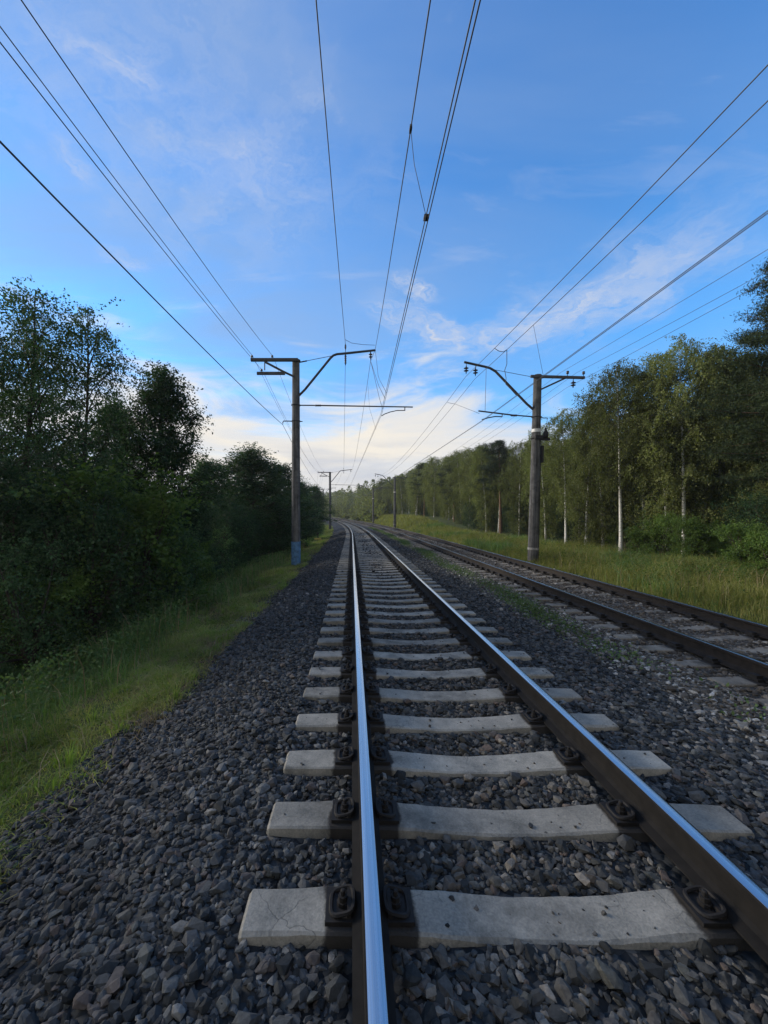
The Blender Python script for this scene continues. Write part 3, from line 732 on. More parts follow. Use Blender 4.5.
for a in [('shrub',693,16.5,520,'round bright green bush at the foot of the tallest birch'),
 ('shrub',748,13.2,524,'large bright green bush in the meadow at the right edge'),
 ('shrub',778,12.2,520,'bright bush cut by the right picture edge'),
 ('shrub',640,19,528,'low bush between the pale trunks left of the round bush'),
 ('shrub',662,18.5,515,'upright young bush just left of the round bush'),
 ('shrub',608,24,533,'small bush under the leaning pale birch trunk'),
 ('shrub',722,16,531,'low bush between the round bush and the large edge bush')]:
    by_px(*a,GS,1.15)
# the depth of the wood
GW='trees packed in the wood on the right'
for i in range(40):
    s=7+i*1.75+rng.uniform(-.6,.6); x=17.6+rng.uniform(0,1.2)+(i%2)*1.2
    plant('birch' if s<34 or rng.random()<.85 else 'pine',s,x,rng.uniform(7.4,9.4),'dim tree in the crowded second rows of the right wood',GW,1.1)
for i in range(44):
    s=6+i*1.9+rng.uniform(-.7,.7); x=20.5+rng.uniform(0,4.5)
    plant('birch' if i%3 else 'alder',s,x,rng.uniform(7.6,9.4),'dim tree in the crowded second rows of the right wood',GW,1.2)
for i in range(34):
    s=44+i*2.3+rng.uniform(-.8,.8); x=14.8+rng.uniform(0,3.2)
    plant('birch' if i%7 else 'pine',s,x,rng.uniform(9.2,11.0),'tree of the distant right edge of the wood where the line bends',GW,1.15)
for i in range(48):
    s=9+i*1.75+rng.uniform(-.6,.6); x=16.2+rng.uniform(0,2.4)
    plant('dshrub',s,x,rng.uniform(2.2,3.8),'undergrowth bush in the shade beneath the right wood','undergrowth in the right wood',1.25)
GL='trees on the bank left of the tracks'
for a in [
 ('thin',14,10.2,288,'tallest left tree, airy crown against the sky at the picture edge',1.1),
 ('thin',76,11.2,312,'second airy tree from the left edge, with sky showing through',1.0),
 ('thin',40,13.5,335,'thin tree between the two airy crowns at the left edge',1.0),
 ('round',116,15,408,'low leafy tree between the airy pair and the round topped tree',1.0),
 ('round',158,14,372,'round topped dark tree standing alone above the left bank',1.1),
 ('round',213,20.5,463,'dark tree right of the round topped one',1.7),
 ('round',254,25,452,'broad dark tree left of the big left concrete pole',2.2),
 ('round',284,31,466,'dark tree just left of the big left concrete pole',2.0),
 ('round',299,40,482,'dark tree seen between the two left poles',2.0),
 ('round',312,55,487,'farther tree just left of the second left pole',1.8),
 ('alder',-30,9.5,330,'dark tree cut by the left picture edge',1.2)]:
    by_px(*a[:5],GL,a[5])
for i,(s,x) in enumerate([(-5,-10.5),(-.5,-11.5),(4.2,-11)]):   # the wood goes on beside the photographer
    plant('alder',s,x,rng.uniform(7,8.4),'tree of the left wood beside the photographer, beyond the left picture edge',GL,1.2)
GD='dark bushes at the foot of the left trees'
for a in [('shrub',128,10.2,476,'taller light green spray of leaves below the round topped tree'),('shrub',60,8.6,560,'pale leafed bush low at the left edge'),('shrub',196,14.2,545,'small light leafed bush at the top of the left bank')]:
    by_px(*a,'light leafed bushes on the left bank',1.3)
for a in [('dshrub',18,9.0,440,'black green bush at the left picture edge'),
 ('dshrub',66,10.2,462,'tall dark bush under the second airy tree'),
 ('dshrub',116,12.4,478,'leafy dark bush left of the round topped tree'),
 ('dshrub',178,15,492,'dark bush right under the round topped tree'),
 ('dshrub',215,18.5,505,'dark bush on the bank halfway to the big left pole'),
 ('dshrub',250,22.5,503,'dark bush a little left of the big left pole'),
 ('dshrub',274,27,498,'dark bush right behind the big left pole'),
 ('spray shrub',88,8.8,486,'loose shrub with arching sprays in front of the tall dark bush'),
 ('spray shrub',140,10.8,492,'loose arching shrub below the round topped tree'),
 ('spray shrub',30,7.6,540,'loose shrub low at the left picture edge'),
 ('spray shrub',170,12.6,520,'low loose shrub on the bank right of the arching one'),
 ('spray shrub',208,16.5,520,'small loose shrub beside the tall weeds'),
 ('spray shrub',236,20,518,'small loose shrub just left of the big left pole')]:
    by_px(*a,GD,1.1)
GB='trees behind the first row on the left'
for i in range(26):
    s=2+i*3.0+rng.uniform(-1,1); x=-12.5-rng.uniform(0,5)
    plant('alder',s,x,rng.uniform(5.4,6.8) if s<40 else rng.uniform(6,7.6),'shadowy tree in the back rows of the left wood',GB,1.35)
for i in range(26):
    s=3+i*2.2+rng.uniform(-.8,.8); x=-9.0-rng.uniform(0,2.5)
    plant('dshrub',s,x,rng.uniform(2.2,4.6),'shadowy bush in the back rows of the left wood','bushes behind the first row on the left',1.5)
for i in range(22):
    s=62+i*4.5+rng.uniform(-1.5,1.5); x=-7.5-rng.uniform(0,5)
    plant('alder',s,x,rng.uniform(6,8.5),'distant tree of the left wood beyond the second pole',GB,1.1)
# the far wood that reads as one mass
def far_wood():
    r=np.random.default_rng(77); Vs=[];Fs=[];n0=0
    def crown(s,x,h,w):
        nonlocal n0
        X,Y=line(s,x); z=float(gz(x,s)); n=900
        u=r.random(n); a=r.uniform(0,2*pi,n); rad=w*np.sqrt(r.random(n))*np.sin(pi*np.clip(u*.85+.12,0,1))**.7*(1+.3*np.sin(a*3+r.uniform(0,6))*np.sin(u*9))
        c=np.stack([X+rad*np.cos(a),Y+rad*np.sin(a),z+h*(.06+.94*u)],-1)
        ax=r.normal(0,1,(n,3)); ax/=np.linalg.norm(ax,axis=1)[:,None]; l=r.uniform(.25,.55,n)
        V,q=leaf_quads(c,ax,0,l,l*.7,r); Vs.append(V);Fs.append(q+n0);n0+=len(V)
    for s in np.arange(112,330,3.6):
        for x in (15+r.uniform(0,3), 20+r.uniform(0,4), 28+r.uniform(0,6)): crown(s+r.uniform(-2,2),x,r.uniform(8.5,12.5),r.uniform(1.6,2.6))
    for s in np.arange(100,300,2.4):
        crown(s,9+r.uniform(0,2),r.uniform(1.2,2.6),r.uniform(1.2,2.0)); crown(s,12+r.uniform(0,2.5),r.uniform(2,4.5),r.uniform(1.2,2.2))
    for s in np.arange(130,330,4.2):
        for x in (-9-r.uniform(0,4), -16-r.uniform(0,4)): crown(s+r.uniform(-2,2),x,r.uniform(7,10),r.uniform(1.8,2.8))
    o=link(bpy.data.objects.new('distant_wood',np_mesh('distant_wood',np.concatenate(Vs),[np.concatenate(Fs)],[M['birch_leaf']])))
    tag(o,'hazy distant wood closing the view where the tracks bend out of sight','wood',kind='stuff')
far_wood()

# ------------------------------------------------------------------ catenary poles
def insulator(mb_, c, n=3, r=.075, step=.06, M_=None):
    prof=[(.02,step*.9)]
    for i in range(n):
        z=-i*step; prof+= [(.03,z+.02),(r*.6,z+.012),(r,z-.012),(r*.95,z-.022),(.03,z-.016)]
    prof+=[(.02,-n*step-.01)]
    mb_.lathe(prof[::-1],c,12,M_)
def pole_shaft(h, rb, rt, name, mat, parent, z0=-.5):
    m=MB(); n=14; zz=np.linspace(z0,h,n); m.tube(np.stack([zz*0,zz*0,zz],-1), np.interp(zz,[0,h],[rb,rt]), 20)
    o=m.build(name,mat,parent,False)
    for p in o.data.polygons: p.use_smooth = len(p.vertices)==4
    return o
def left_pole(s, label, blue=True):
    zb=-.66; x=-2.5; X,Y=line(s,x); z=float(gz(x,s)); e=empty('catenary_pole',(float(X),float(Y),0),heading(s)); e.location.z=float(grade(s))
    tag(e,label,'power pole','concrete poles on the left side of the tracks')
    top=8.55
    m=MB(); zz=np.linspace(zb-.5,top,16); m.tube(np.stack([zz*0,zz*0,zz],-1),np.interp(zz,[zb,top],[.205,.165]),20)
    o=m.build('shaft',M['pole_concrete'],e)
    if blue:
        m=MB(); m.tube(np.array([[0,0,zb-.3],[0,0,zb+1.0],[0,0,zb+1.03]]),[.211,.209,.208],20); m.build('painted_base',M['blue_paint'],e)
    # cross arms towards the field side, axis along x
    m=MB(); m.box((-.93,-.21,8.47),(2.1,.10,.12)); m.box((-.93,-.15,8.415),(2.1,.025,.025)); m.box((0,-.1,8.47),(.42,.14,.05))
    m.build('crossarm',M['steel_arm'],e)
    m=MB(); m.box((-1.08,-.21,7.86),(1.25,.10,.12)); m.build('crossarm',M['steel_arm'],e)
    m=MB(); m.tube([(-1.35,-.21,8.43),(-1.33,-.21,8.36),(-.55,-.21,7.95),(-.05,-.19,7.72)],.05,6); m.tube([(-1.36,-.21,8.42),(-1.36,-.21,8.0)],.025,6); m.build('brace',M['steel_arm'],e)
    for (xi,zi) in ((-1.03,8.52),(-1.93,8.52),(-1.5,7.91)):
        m=MB(); m.lathe([(.012,0),(.012,.05),(.045,.055),(.055,.08),(.035,.10),(.05,.115),(.045,.14),(.02,.155)],(xi,-.21,zi),12); m.build('pin_insulator',M['insulator'],e,True)
    # bracket that carries the wire in front of the shaft
    m=MB(); m.tube([(-.1,0,5.78),(-.35,0,5.79),(-.56,0,5.79),(-.59,0,5.72),(-.59,0,5.62)],.025,6); m.tube([(.1,0,5.78),(.3,0,5.77)],.02,6)
    m.tube(np.array([(.2*cos(a),.2*sin(a),5.78) for a in np.linspace(0,2*pi,17)]),.02,5); m.build('wire_bracket',M['steel_arm'],e)
    # cantilever: diagonal up, kink, nearly level outreach
    m=MB(); m.tube([(.12,0,6.92),(.4,0,7.2),(1.55,0,8.62),(1.68,0,8.74),(1.85,0,8.80),(2.2,0,8.83),(3.58,0,8.98)],[.055,.055,.055,.055,.055,.055,.05],8)
    m.build('cantilever_arm',M['steel_arm'],e)
    m=MB(); m.tube([(.1,0,8.42),(1.6,0,8.72)],.014,5); m.tube([(.14,0,8.43),(.5,0,8.50)],.03,6); m.build('tie_rod',M['steel_arm'],e)
    m=MB(); insulator(m,(3.36,0,8.80),2,.085,.11); m.tube([(3.36,0,8.97),(3.36,0,8.85)],.015,5); m.tube([(3.36,0,8.62),(3.36,0,8.5)],.012,5); m.build('hanging_insulator',M['insulator'],e,True)
    m=MB(); insulator(m,(2.23,0,8.72),4,.06,.10); m.tube([(2.23,0,8.86),(2.23,0,8.75)],.015,5); m.build('hanging_insulator',M['insulator'],e,True)
    m=MB(); insulator(m,(2.23,0,9.18),2,.05,.08); m.tube([(2.23,0,8.84),(2.23,0,9.2)],.014,5); m.build('post_insulator',M['insulator'],e,True)
    # registration tube with its insulator and the curved steady arm
    m=MB(); m.tube([(.1,0,6.50),(.85,0,6.495)],.028,8); m.tube([(1.15,0,6.49),(5.26,0,6.42)],[.032,.028],8)
    m.tube([(.2*cos(a),.2*sin(a),6.5) for a in np.linspace(0,2*pi,17)],.02,5); m.build('registration_tube',M['steel_arm'],e)
    m=MB(); Mx=np.array([[0,0,1],[0,1,0],[-1,0,0]]); insulator(m,(.9,0,6.49),5,.055,-.055,Mx); m.build('insulator',M['insulator'],e,True)
    m=MB(); m.tube([(4.9,0,6.43),(4.9,0,6.26)],.022,6); m.tube([(4.92,0,6.27),(4.55,0,6.265),(4.25,0,6.20),(4.0,0,6.11),(3.85,0,6.02)],.02,6); m.build('steady_arm',M['steel_arm'],e)
    return e
def right_pole(s, label, detail=True):
    x=8.17; X,Y=line(s,x); e=empty('catenary_pole',(float(X),float(Y),float(grade(s))),heading(s)); zb=float(gz(x,s)-grade(s))
    e.rotation_euler=(0,radians(1.5) if detail else 0,heading(s))
    tag(e,label,'power pole','concrete poles on the right side of the tracks')
    top=7.86
    m=MB(); zz=np.linspace(zb-.6,top,16); m.tube(np.stack([zz*0,zz*0,zz],-1),np.interp(zz,[zb,top],[.225,.17]),20); m.build('shaft',M['pole_concrete'],e)
    m=MB(); m.tube([(0,0,zb+.62),(0,0,zb+.72)],[.232,.232],20); m.build('white_band',M['pale_band'],e)
    m=MB(); m.tube([(0,0,5.28),(0,0,5.42)],[.193,.193],20); m.build('number_plate',M['white_paint'],e)
    # field-side crossarm
    for y in (-.2,.2): pass
    m=MB(); m.box((.8,-.2,7.725),(2.4,.09,.11)); m.box((0,-.1,7.725),(.42,.14,.05))
    m.build('crossarm',M['steel_arm'],e)
    m=MB(); m.tube([(1.15,-.2,7.69),(.1,-.2,7.17)],.04,6); m.build('brace',M['steel_arm'],e)
    for xi in (1.24,1.95):
        m=MB(); m.lathe([(.012,0),(.012,.10),(.05,.105),(.065,.14),(.04,.16),(.06,.18),(.055,.22),(.02,.24)],(xi,-.2,7.775),12); m.build('pin_insulator',M['insulator'],e,True)
    m=MB(); insulator(m,(1.5,-.2,7.50),2,.11,.11); m.tube([(1.5,-.2,7.68),(1.5,-.2,7.52)],.014,5); m.build('hanging_insulator',M['insulator'],e,True)
    # cantilever over the far track
    m=MB(); m.tube([(-.12,0,6.28),(-.45,0,6.55),(-1.9,0,7.98),(-2.15,0,8.12),(-2.4,0,8.18),(-3.32,0,8.36)],[.055]*6,8); m.build('cantilever_arm',M['steel_arm'],e)
    m=MB(); m.tube([(-.1,0,7.75),(-1.95,0,8.05)],.012,5); m.build('tie_rod',M['steel_arm'],e)
    for xi in (-3.22,-2.80):
        m=MB(); zt=8.34-(3.32+xi)*.2; insulator(m,(xi,0,zt-.22),2,.11,.115); m.tube([(xi,0,zt),(xi,0,zt-.2)],.015,5); m.tube([(xi,0,zt-.42),(xi,0,zt-.5)],.012,5); m.build('hanging_insulator',M['insulator'],e,True)
    m=MB(); m.tube([(-.1,0,5.98),(-.85,0,6.02)],.03,8); m.tube([(-1.15,0,6.04),(-2.62,0,6.18)],.034,8); m.tube([(.15,0,5.95),(.5,0,5.93),(.5,0,5.75)],.02,5)
    m.tube([(.2*cos(a),.2*sin(a),5.97) for a in np.linspace(0,2*pi,17)],.02,5); m.build('registration_tube',M['steel_arm'],e)
    m=MB(); insulator(m,(-.90,0,6.02),5,.055,.055,np.array([[0,0,1],[0,1,0],[-1,0,0]])); m.build('insulator',M['insulator'],e,True)
    m=MB(); m.tube([(-2.32,0,6.15),(-2.32,0,8.16)],.01,5); m.build('drop_rod',M['steel_arm'],e)
    m=MB(); m.tube([(-1.55,0,6.07),(-1.55,0,5.95),(-1.85,0,5.95),(-2.15,0,5.89),(-2.45,0,5.79)],.026,6); m.build('steady_arm',M['steel_arm'],e)
    if detail:
        m=MB(); m.box((.02,-.235,5.02),(.34,.10,.16)); m.box((.38,-.02,4.98),(.45,.10,.10)); m.tube([(.2*cos(a),.2*sin(a),5.0) for a in np.linspace(0,2*pi,17)],.03,5); m.build('switch_box',M['iron'],e)
        m=MB(); m.lathe([(.10,0),(.11,.05),(.11,.25),(.05,.32),(.04,.46)],(.42,-.02,5.04),10); m.build('arrester',M['iron'],e,True)
        m=MB(); m.tube([(.235,0,4.9),(.24,0,2.4),(.25,0,zb)],.018,5); m.box((.27,0,4.3),(.10,.2,.75)); m.build('cable',M['iron'],e)
    return e
SLP=[18.0,65,112,160]; SRP=[18.0,65.5,92,138]
left_pole(SLP[0],'big concrete pole on the left with a faded blue painted foot')
left_pole(SLP[1],'second pole on the left, smaller, standing far beyond the blue footed one',False)
left_pole(SLP[2],'tiny third pole on the left at the bend',False)
right_pole(SRP[0],'big concrete pole on the right between the far track and the birches')
right_pole(SRP[1],'second pole on the right, thin and distant at the end of the wood',False)
right_pole(SRP[2],'tiny third pole on the right where the tracks bend',False)

# ------------------------------------------------------------------ overhead wires
def span(x_a, z_a, x_b, z_b, s_a, s_b, sag, n=28):
    t=np.linspace(0,1,n); s=s_a+(s_b-s_a)*t
    x=x_a+(x_b-x_a)*t; z=z_a+(z_b-z_a)*t-4*sag*t*(1-t)
    # the wire is straight in plan between supports
    A=P(s_a,x_a,0.);B=P(s_b,x_b,0.); XY=A[None,:2]+(B-A)[None,:2]*t[:,None]
    g=grade(s_a)+(grade(s_b)-grade(s_a))*t
    return np.stack([XY[:,0],XY[:,1],z+g],-1)
def wire(name, sup, sags, r, label, group, cat='overhead wire'):
    """sup: list of (s, x, z)"""
    pts=[]
    for (a,b,sg) in zip(sup[:-1],sup[1:],sags):
        q=span(a[1],a[2],b[1],b[2],a[0],b[0],sg); pts.append(q if not pts else q[1:])
    m=MB(); m.tube(np.concatenate(pts),r,6); o=m.build(name,M['wire'],None,True)
    return tag(o,label,cat,group)
GLW='line wires carried by the left poles'
def lw(name,x,z,x0,sag,r,label):
    wire(name,[(-35,x0,z),(SLP[0],x,z),(SLP[1],x,z),(SLP[2],x,z),(SLP[3],x,z)],[sag,.8,.8,.8],r,label,GLW)
lw('line_wire',-3.53,8.70,-3.53,2.15,.008,'innermost of the thin left wires, running from the top left edge to the pole')
lw('line_wire',-4.43,8.70,-4.43,1.35,.008,'middle thin left wire, ending on the outer end of the upper crossarm')
lw('line_wire',-4.00,8.06,-4.00,1.5,.008,'thin left wire that ends on the short lower crossarm')
lw('earth_wire',-3.09,5.62,-3.09,1.0,.010,'lowest and thickest left wire, ending on the small bracket of the pole')
wire('feeder_wire',[(-35,-1.1,9.42),(SLP[0],-.27,9.22),(SLP[1],-.27,9.2),(SLP[2],-.27,9.2),(SLP[3],-.27,9.2)],[1.25,1.1,1.1,1.1],.0095,'single dark wire running down the upper middle to the left cantilever arm','wires over the near track')
# near-track equipment
ZC1=6.12
wire('messenger_wire',[(-35,.3,9.0),(SLP[0],1.06,8.98),(SLP[0]+.05,.86,8.5),(SLP[1],.86,8.5),(SLP[2],.9,8.5),(SLP[3],.9,8.5)],[2.35,0,1.1,1.0,1.0],.009,'messenger wire above the near track meeting the tip of the left cantilever','wires over the near track')
for dx,lab in ((-.022,'left wire of the close contact wire pair above the near track'),(.022,'right wire of the close contact wire pair above the near track')):
    wire('contact_wire',[(-35,.5+dx,ZC1),(SLP[0],1.34+dx,ZC1-.02),(SLP[1],.7+dx,ZC1),(SLP[2],1.1+dx,ZC1),(SLP[3],.8+dx,ZC1)],[.04,.04,.04,.04],.0078,lab,'wires over the near track')
def thin(name, pts, r, label, group=None, cat='wire'):
    m=MB(); m.tube(np.array(pts,float),r,5); o=m.build(name,M['wire'],None,True); return tag(o,label,cat,group)
def messz(s): t=(s+35)/(SLP[0]+35); return 9.0-.02*t-4*2.35*t*(1-t), .3+.76*t
def contx(s): t=(s+35)/(SLP[0]+35); return .5+.84*t
s=6.0; z,x=messz(s); thin('dropper',[(x,s,z),(x+.06,s+.04,z-.5),(contx(s),s+.15,ZC1+.0)],.005,'thin dropper linking the messenger to the contact pair high up in the middle','droppers of the near track','dropper')
m_=empty('wire_clamp',(x,s,z)); tag(m_,'small dark clamp on the messenger wire at the upper middle','clamp')
mm=MB(); mm.box((0,0,0),(.035,.09,.06)); mm.build('clamp_body',M['iron'],m_)
c_=empty('wire_clamp',(contx(s),s+.15,ZC1)); tag(c_,'small dark clamp on the contact wire pair below the high dropper','clamp')
mm=MB(); mm.box((0,0,0),(.075,.09,.05)); mm.build('clamp_body',M['iron'],c_)
EL=float(P(SLP[0],0,0)[0]*0)
I1=(.86,SLP[0],8.50); TIP=(1.07,SLP[0],8.98)
thin('jumper_cable',[I1,(.93,SLP[0]-.7,7.9),(1.1,SLP[0]-1.8,6.8),(1.30,SLP[0]-2.4,ZC1)],.009,'cable slanting from the left hanging insulator down to the contact pair','jumpers at the left pole','cable')
thin('jumper_cable',[I1,(1.0,SLP[0]-.2,7.8),(1.2,SLP[0]-.6,6.7),(1.33,SLP[0]-.8,ZC1)],.009,'steeper cable beside it from the left insulator to the contact pair','jumpers at the left pole','cable')
thin('jumper_cable',[TIP,(1.12,SLP[0]-.3,8.3),(1.14,SLP[0]-.9,7.5),(1.18,SLP[0]-1.5,7.1),(1.31,SLP[0]-3.0,ZC1+.02)],.008,'loose kinked cable hanging from the tip of the left cantilever','jumpers at the left pole','cable')
thin('jumper_cable',[(-.29,SLP[0]-.6,9.2),(0,SLP[0]-.4,9.13),(.5,SLP[0]-.3,9.1),(1.05,SLP[0]-.2,9.12)],.009,'short cable bridging the single wire and the messenger above the left cantilever','jumpers at the left pole','cable')
thin('dropper',[(.87,SLP[0]+3,8.32),(.95,SLP[0]+3.1,7.2),(1.3,SLP[0]+3.3,ZC1)],.005,'thin dropper just beyond the left pole','droppers of the near track','dropper')
# far-track equipment
ZC2=5.80
GRW='wires over the far track'
wire('messenger_wire',[(-35,4.9,7.75),(SRP[0],5.13,7.78),(SRP[1],5.13,7.8),(SRP[2],5.13,7.8),(SRP[3],5.13,7.8)],[1.0,.9,.6,.9],.009,'upper of the two slanting messenger wires towards the right cantilever',GRW)
wire('messenger_wire',[(-35,5.45,7.72),(SRP[0],5.56,7.70),(SRP[1],5.56,7.72),(SRP[2],5.56,7.72),(SRP[3],5.56,7.72)],[.9,.9,.6,.9],.0085,'lower of the two slanting messenger wires towards the right cantilever',GRW)
for dx,lab in ((-.022,'upper wire of the contact wire pair above the far track'),(.022,'lower wire of the contact wire pair above the far track')):
    wire('contact_wire',[(-35,5.6+dx,ZC2),(SRP[0],5.88+dx,ZC2),(SRP[1],5.2+dx,ZC2),(SRP[2],5.6+dx,ZC2),(SRP[3],5.2+dx,ZC2)],[.03]*4,.0078,lab,GRW)
for (x,z,sag,lab) in ((9.42,7.98,.75,'faint upper wire fading over the birches on the right'),(10.12,7.96,.9,'faint lower wire fading over the birches on the right'),(9.67,7.28,.5,'faint middle wire below the right crossarm')):
    wire('line_wire',[(-35,x,z),(SRP[0],x,z),(SRP[1],x,z),(SRP[2],x,z),(SRP[3],x,z)],[sag,.8,.5,.8],.006,lab,'line wires carried by the right poles')
def mz2(s,which): t=(s+35)/(SRP[0]+35); return (7.75+.03*t-4*1.0*t*(1-t),4.9+.23*t) if which==0 else (7.72-.02*t-4*.9*t*(1-t),5.45+.11*t)
s=14.3; za,xa=mz2(s,0); zb_,xb=mz2(s,1)
thin('jumper_cable',[(xa,s,za),(xa+.15,s,za-.10),((xa+xb)/2+.1,s,zb_-.08),(xb,s,zb_)],.012,'short sagging cable bridging the two right messenger wires','jumpers of the far track','cable')
pts=[(xb,s,zb_),(xb+.02,s+.05,zb_-.5),(xb-.04,s+.1,zb_-.7),(xb+.03,s+.15,zb_-.95),(xb,s+.1,zb_-1.2)]
pts+=[(xb+.15,s,ZC2+.25),(5.86,s-.1,ZC2)]
pts=[p for p in pts if p[2]>=ZC2-.01]
thin('jumper_cable',pts,.012,'crinkled cable dangling from the right messenger wires to the contact pair','jumpers of the far track','cable')
s=12.2; zb_,xb=mz2(s,1); thin('dropper',[(xb,s,zb_),(5.85,s,ZC2)],.005,'thin dropper between messenger and contact pair right of the crinkled cable','droppers of the far track','dropper')
s=SRP[0]+3.4; thin('jumper_cable',[(5.13,s,7.58),(5.3,s,7.55),(5.55,s,7.5)],.010,'short cable bridging the messengers beyond the right cantilever','jumpers of the far track','cable')
thin('stay_wire',[(5.56,s,7.5),(5.78,SRP[0]+.1,6.16)],.009,'slanting stay from the far messenger down to the right registration tube',None,'stay wire')
s=SRP[0]-3; zb_,xb=mz2(SRP[0]-3,1)

# small marker on the bank beyond the left pole
Xm,Ym=line(36.,-3.0); mk=empty('track_marker',(float(Xm),float(Ym),float(gz(-3.0,36.))-.05),0); tag(mk,'tiny pale marker post in the grass before the second left pole','marker post')
m=MB(); m.tube([(0,0,-.2),(0,0,.75)],.045,8); m.build('post',M['iron'],mk)
m=MB(); m.box((0,-.06,.36),(.62,.04,.14)); m.build('plate',M['yellow_paint'],mk)
m=MB(); m.lathe([(.09,0),(.11,.05),(.09,.16),(.03,.2)],(0,0,.74),10); m.build('cap',M['iron'],mk)

# ------------------------------------------------------------------ sky
SUN_EL, SUN_AZ = radians(19.0), radians(-68.0)     # azimuth from +Y, negative = left
def make_world():
    w=bpy.data.worlds.new('World'); scene.world=w; w.use_nodes=True; nt=w.node_tree; nt.nodes.clear()
    out=N(nt,'ShaderNodeOutputWorld'); bg=N(nt,'ShaderNodeBackground')
    sky=N(nt,'ShaderNodeTexSky',sky_type='NISHITA'); sky.sun_disc=False
    sky.sun_elevation=SUN_EL; sky.sun_rotation=SUN_AZ; sky.altitude=200; sky.air_density=1.0; sky.dust_density=.15; sky.ozone_density=2.5
    tc=N(nt,'ShaderNodeTexCoord'); d=tc.outputs['Generated']
    sp=N(nt,'ShaderNodeSeparateXYZ'); L(nt,d,sp.inputs[0]); dx,dy,dz=sp.outputs
    zc=mth(nt,'MAXIMUM',dz,.02)
    zp=mth(nt,'ADD',zc,.06)
    u=mth(nt,'DIVIDE',dx,zp); v=mth(nt,'DIVIDE',dy,zp)
    cb=N(nt,'ShaderNodeCombineXYZ'); L(nt,u,cb.inputs[0]); L(nt,v,cb.inputs[1]); pl=cb.outputs[0]
    def mapped(scale,rot,loc=(0,0,0)):
        m=N(nt,'ShaderNodeMapping'); m.inputs['Scale'].default_value=scale; m.inputs['Rotation'].default_value=(0,0,rot); m.inputs['Location'].default_value=loc
        L(nt,pl,m.inputs[0]); return m.outputs[0]
    warp=N(nt,'ShaderNodeTexNoise'); warp.inputs['Scale'].default_value=2.2; warp.inputs['Detail'].default_value=3; L(nt,pl,warp.inputs['Vector'])
    # ---- clear sky colour
    base=mixc(nt,1.0,sky.outputs[0],ramp(nt,dz,SKY_TINT).outputs[0],'MULTIPLY'); base=mixc(nt,1.0,base,(3,3,3),'MULTIPLY')
    # ---- thin lilac veil
    veil=ramp(nt,noise(nt,mapped((.7,1.6,1),.5,(3,1,0)),.9,5,.55,.6),[(.30,0.05),(.66,.75)]).outputs[0]
    left=ramp(nt,u,[(-.0,1.),(1.0,.35)]); 
    veil=mth(nt,'MULTIPLY',veil,ramp(nt,mth(nt,'ADD',mth(nt,'MULTIPLY',u,.25),.5),[(.38,1.),(.68,.35)]).outputs[0])
    col=mixc(nt,veil,base,VEIL)
    # ---- fine cirrus
    cir=ramp(nt,noise(nt,mapped((1.3,3.6,1),-.7,(7.3,2.1,0)),1.1,8,.62,1.2),[(.58,0.),(.85,.35)]).outputs[0]
    col=mixc(nt,cir,col,CIRRUS)
    # ---- named wisps: short streaks in the cloud plane
    def pl_pt(px,py):
        a=(px-HX)/F; e=(HY-py)/F; n=math.sqrt(1+a*a+e*e); z=e/n; return (a/n/(z+.06), 1/n/(z+.06))
    def wisp(p0,p1,width,strength,seed):
        nonlocal col
        (x0,y0),(x1,y1)=pl_pt(*p0),pl_pt(*p1); dxw,dyw=x1-x0,y1-y0; Ln=math.hypot(dxw,dyw); ux,uy=dxw/Ln,dyw/Ln
        w_=N(nt,'ShaderNodeTexNoise'); w_.inputs['Scale'].default_value=3.0/max(Ln,.3); w_.inputs['Detail'].default_value=6; w_.inputs['Roughness'].default_value=.6
        mp=N(nt,'ShaderNodeMapping'); mp.inputs['Location'].default_value=(seed*3.1,seed*1.7,0); L(nt,pl,mp.inputs[0]); L(nt,mp.outputs[0],w_.inputs['Vector']); fx=N(nt,'ShaderNodeCombineXYZ'); fx.inputs[2].default_value=seed*2.3
        wn=mth(nt,'SUBTRACT',w_.outputs[0],.5)
        rx=mth(nt,'SUBTRACT',u,x0); ry=mth(nt,'SUBTRACT',v,y0)
        al=mth(nt,'DIVIDE',mth(nt,'ADD',mth(nt,'MULTIPLY',rx,ux),mth(nt,'MULTIPLY',ry,uy)),Ln)
        ac=mth(nt,'ADD',mth(nt,'MULTIPLY',rx,-uy),mth(nt,'MULTIPLY',ry,ux)); ac=mth(nt,'ADD',ac,mth(nt,'MULTIPLY',wn,width*3.0))
        g=ramp(nt,mth(nt,'DIVIDE',mth(nt,'ABSOLUTE',ac),width),[(0,1.),(.35,.6),(1,0.)],'EASE').outputs[0]
        e=ramp(nt,mth(nt,'ADD',mth(nt,'MULTIPLY',al,.6),.2),[(.08,0.),(.3,.7),(.55,1.),(.9,0.)],'EASE').outputs[0]
        L(nt,mth(nt,'MULTIPLY',al,2.2),fx.inputs[0]); L(nt,mth(nt,'MULTIPLY',ac,1.5/width),fx.inputs[1]); tex=ramp(nt,noise(nt,fx.outputs[0],1.9,9,.66,.7),[(.34,.06),(.62,1.)]).outputs[0]
        k=mth(nt,'MULTIPLY',mth(nt,'MULTIPLY',g,e),mth(nt,'MULTIPLY',tex,strength))
        col=mixc(nt,k,col,CIRRUS)
    for i,wsp in enumerate(WISPS): wisp(*wsp,i+1)
    # ---- low cloud bank: denser towards the horizon, cream near the sun, lilac-grey bars below
    rad=N(nt,'ShaderNodeMath',operation='ARCTAN2'); L(nt,dx,rad.inputs[0]); L(nt,dy,rad.inputs[1]); az=rad.outputs[0]
    el=mth(nt,'ARCSINE',dz)
    cc=N(nt,'ShaderNodeCombineXYZ'); L(nt,mth(nt,'MULTIPLY',az,1.0),cc.inputs[0]); L(nt,mth(nt,'MULTIPLY',el,4.2),cc.inputs[1]); L(nt,dz,cc.inputs[2])
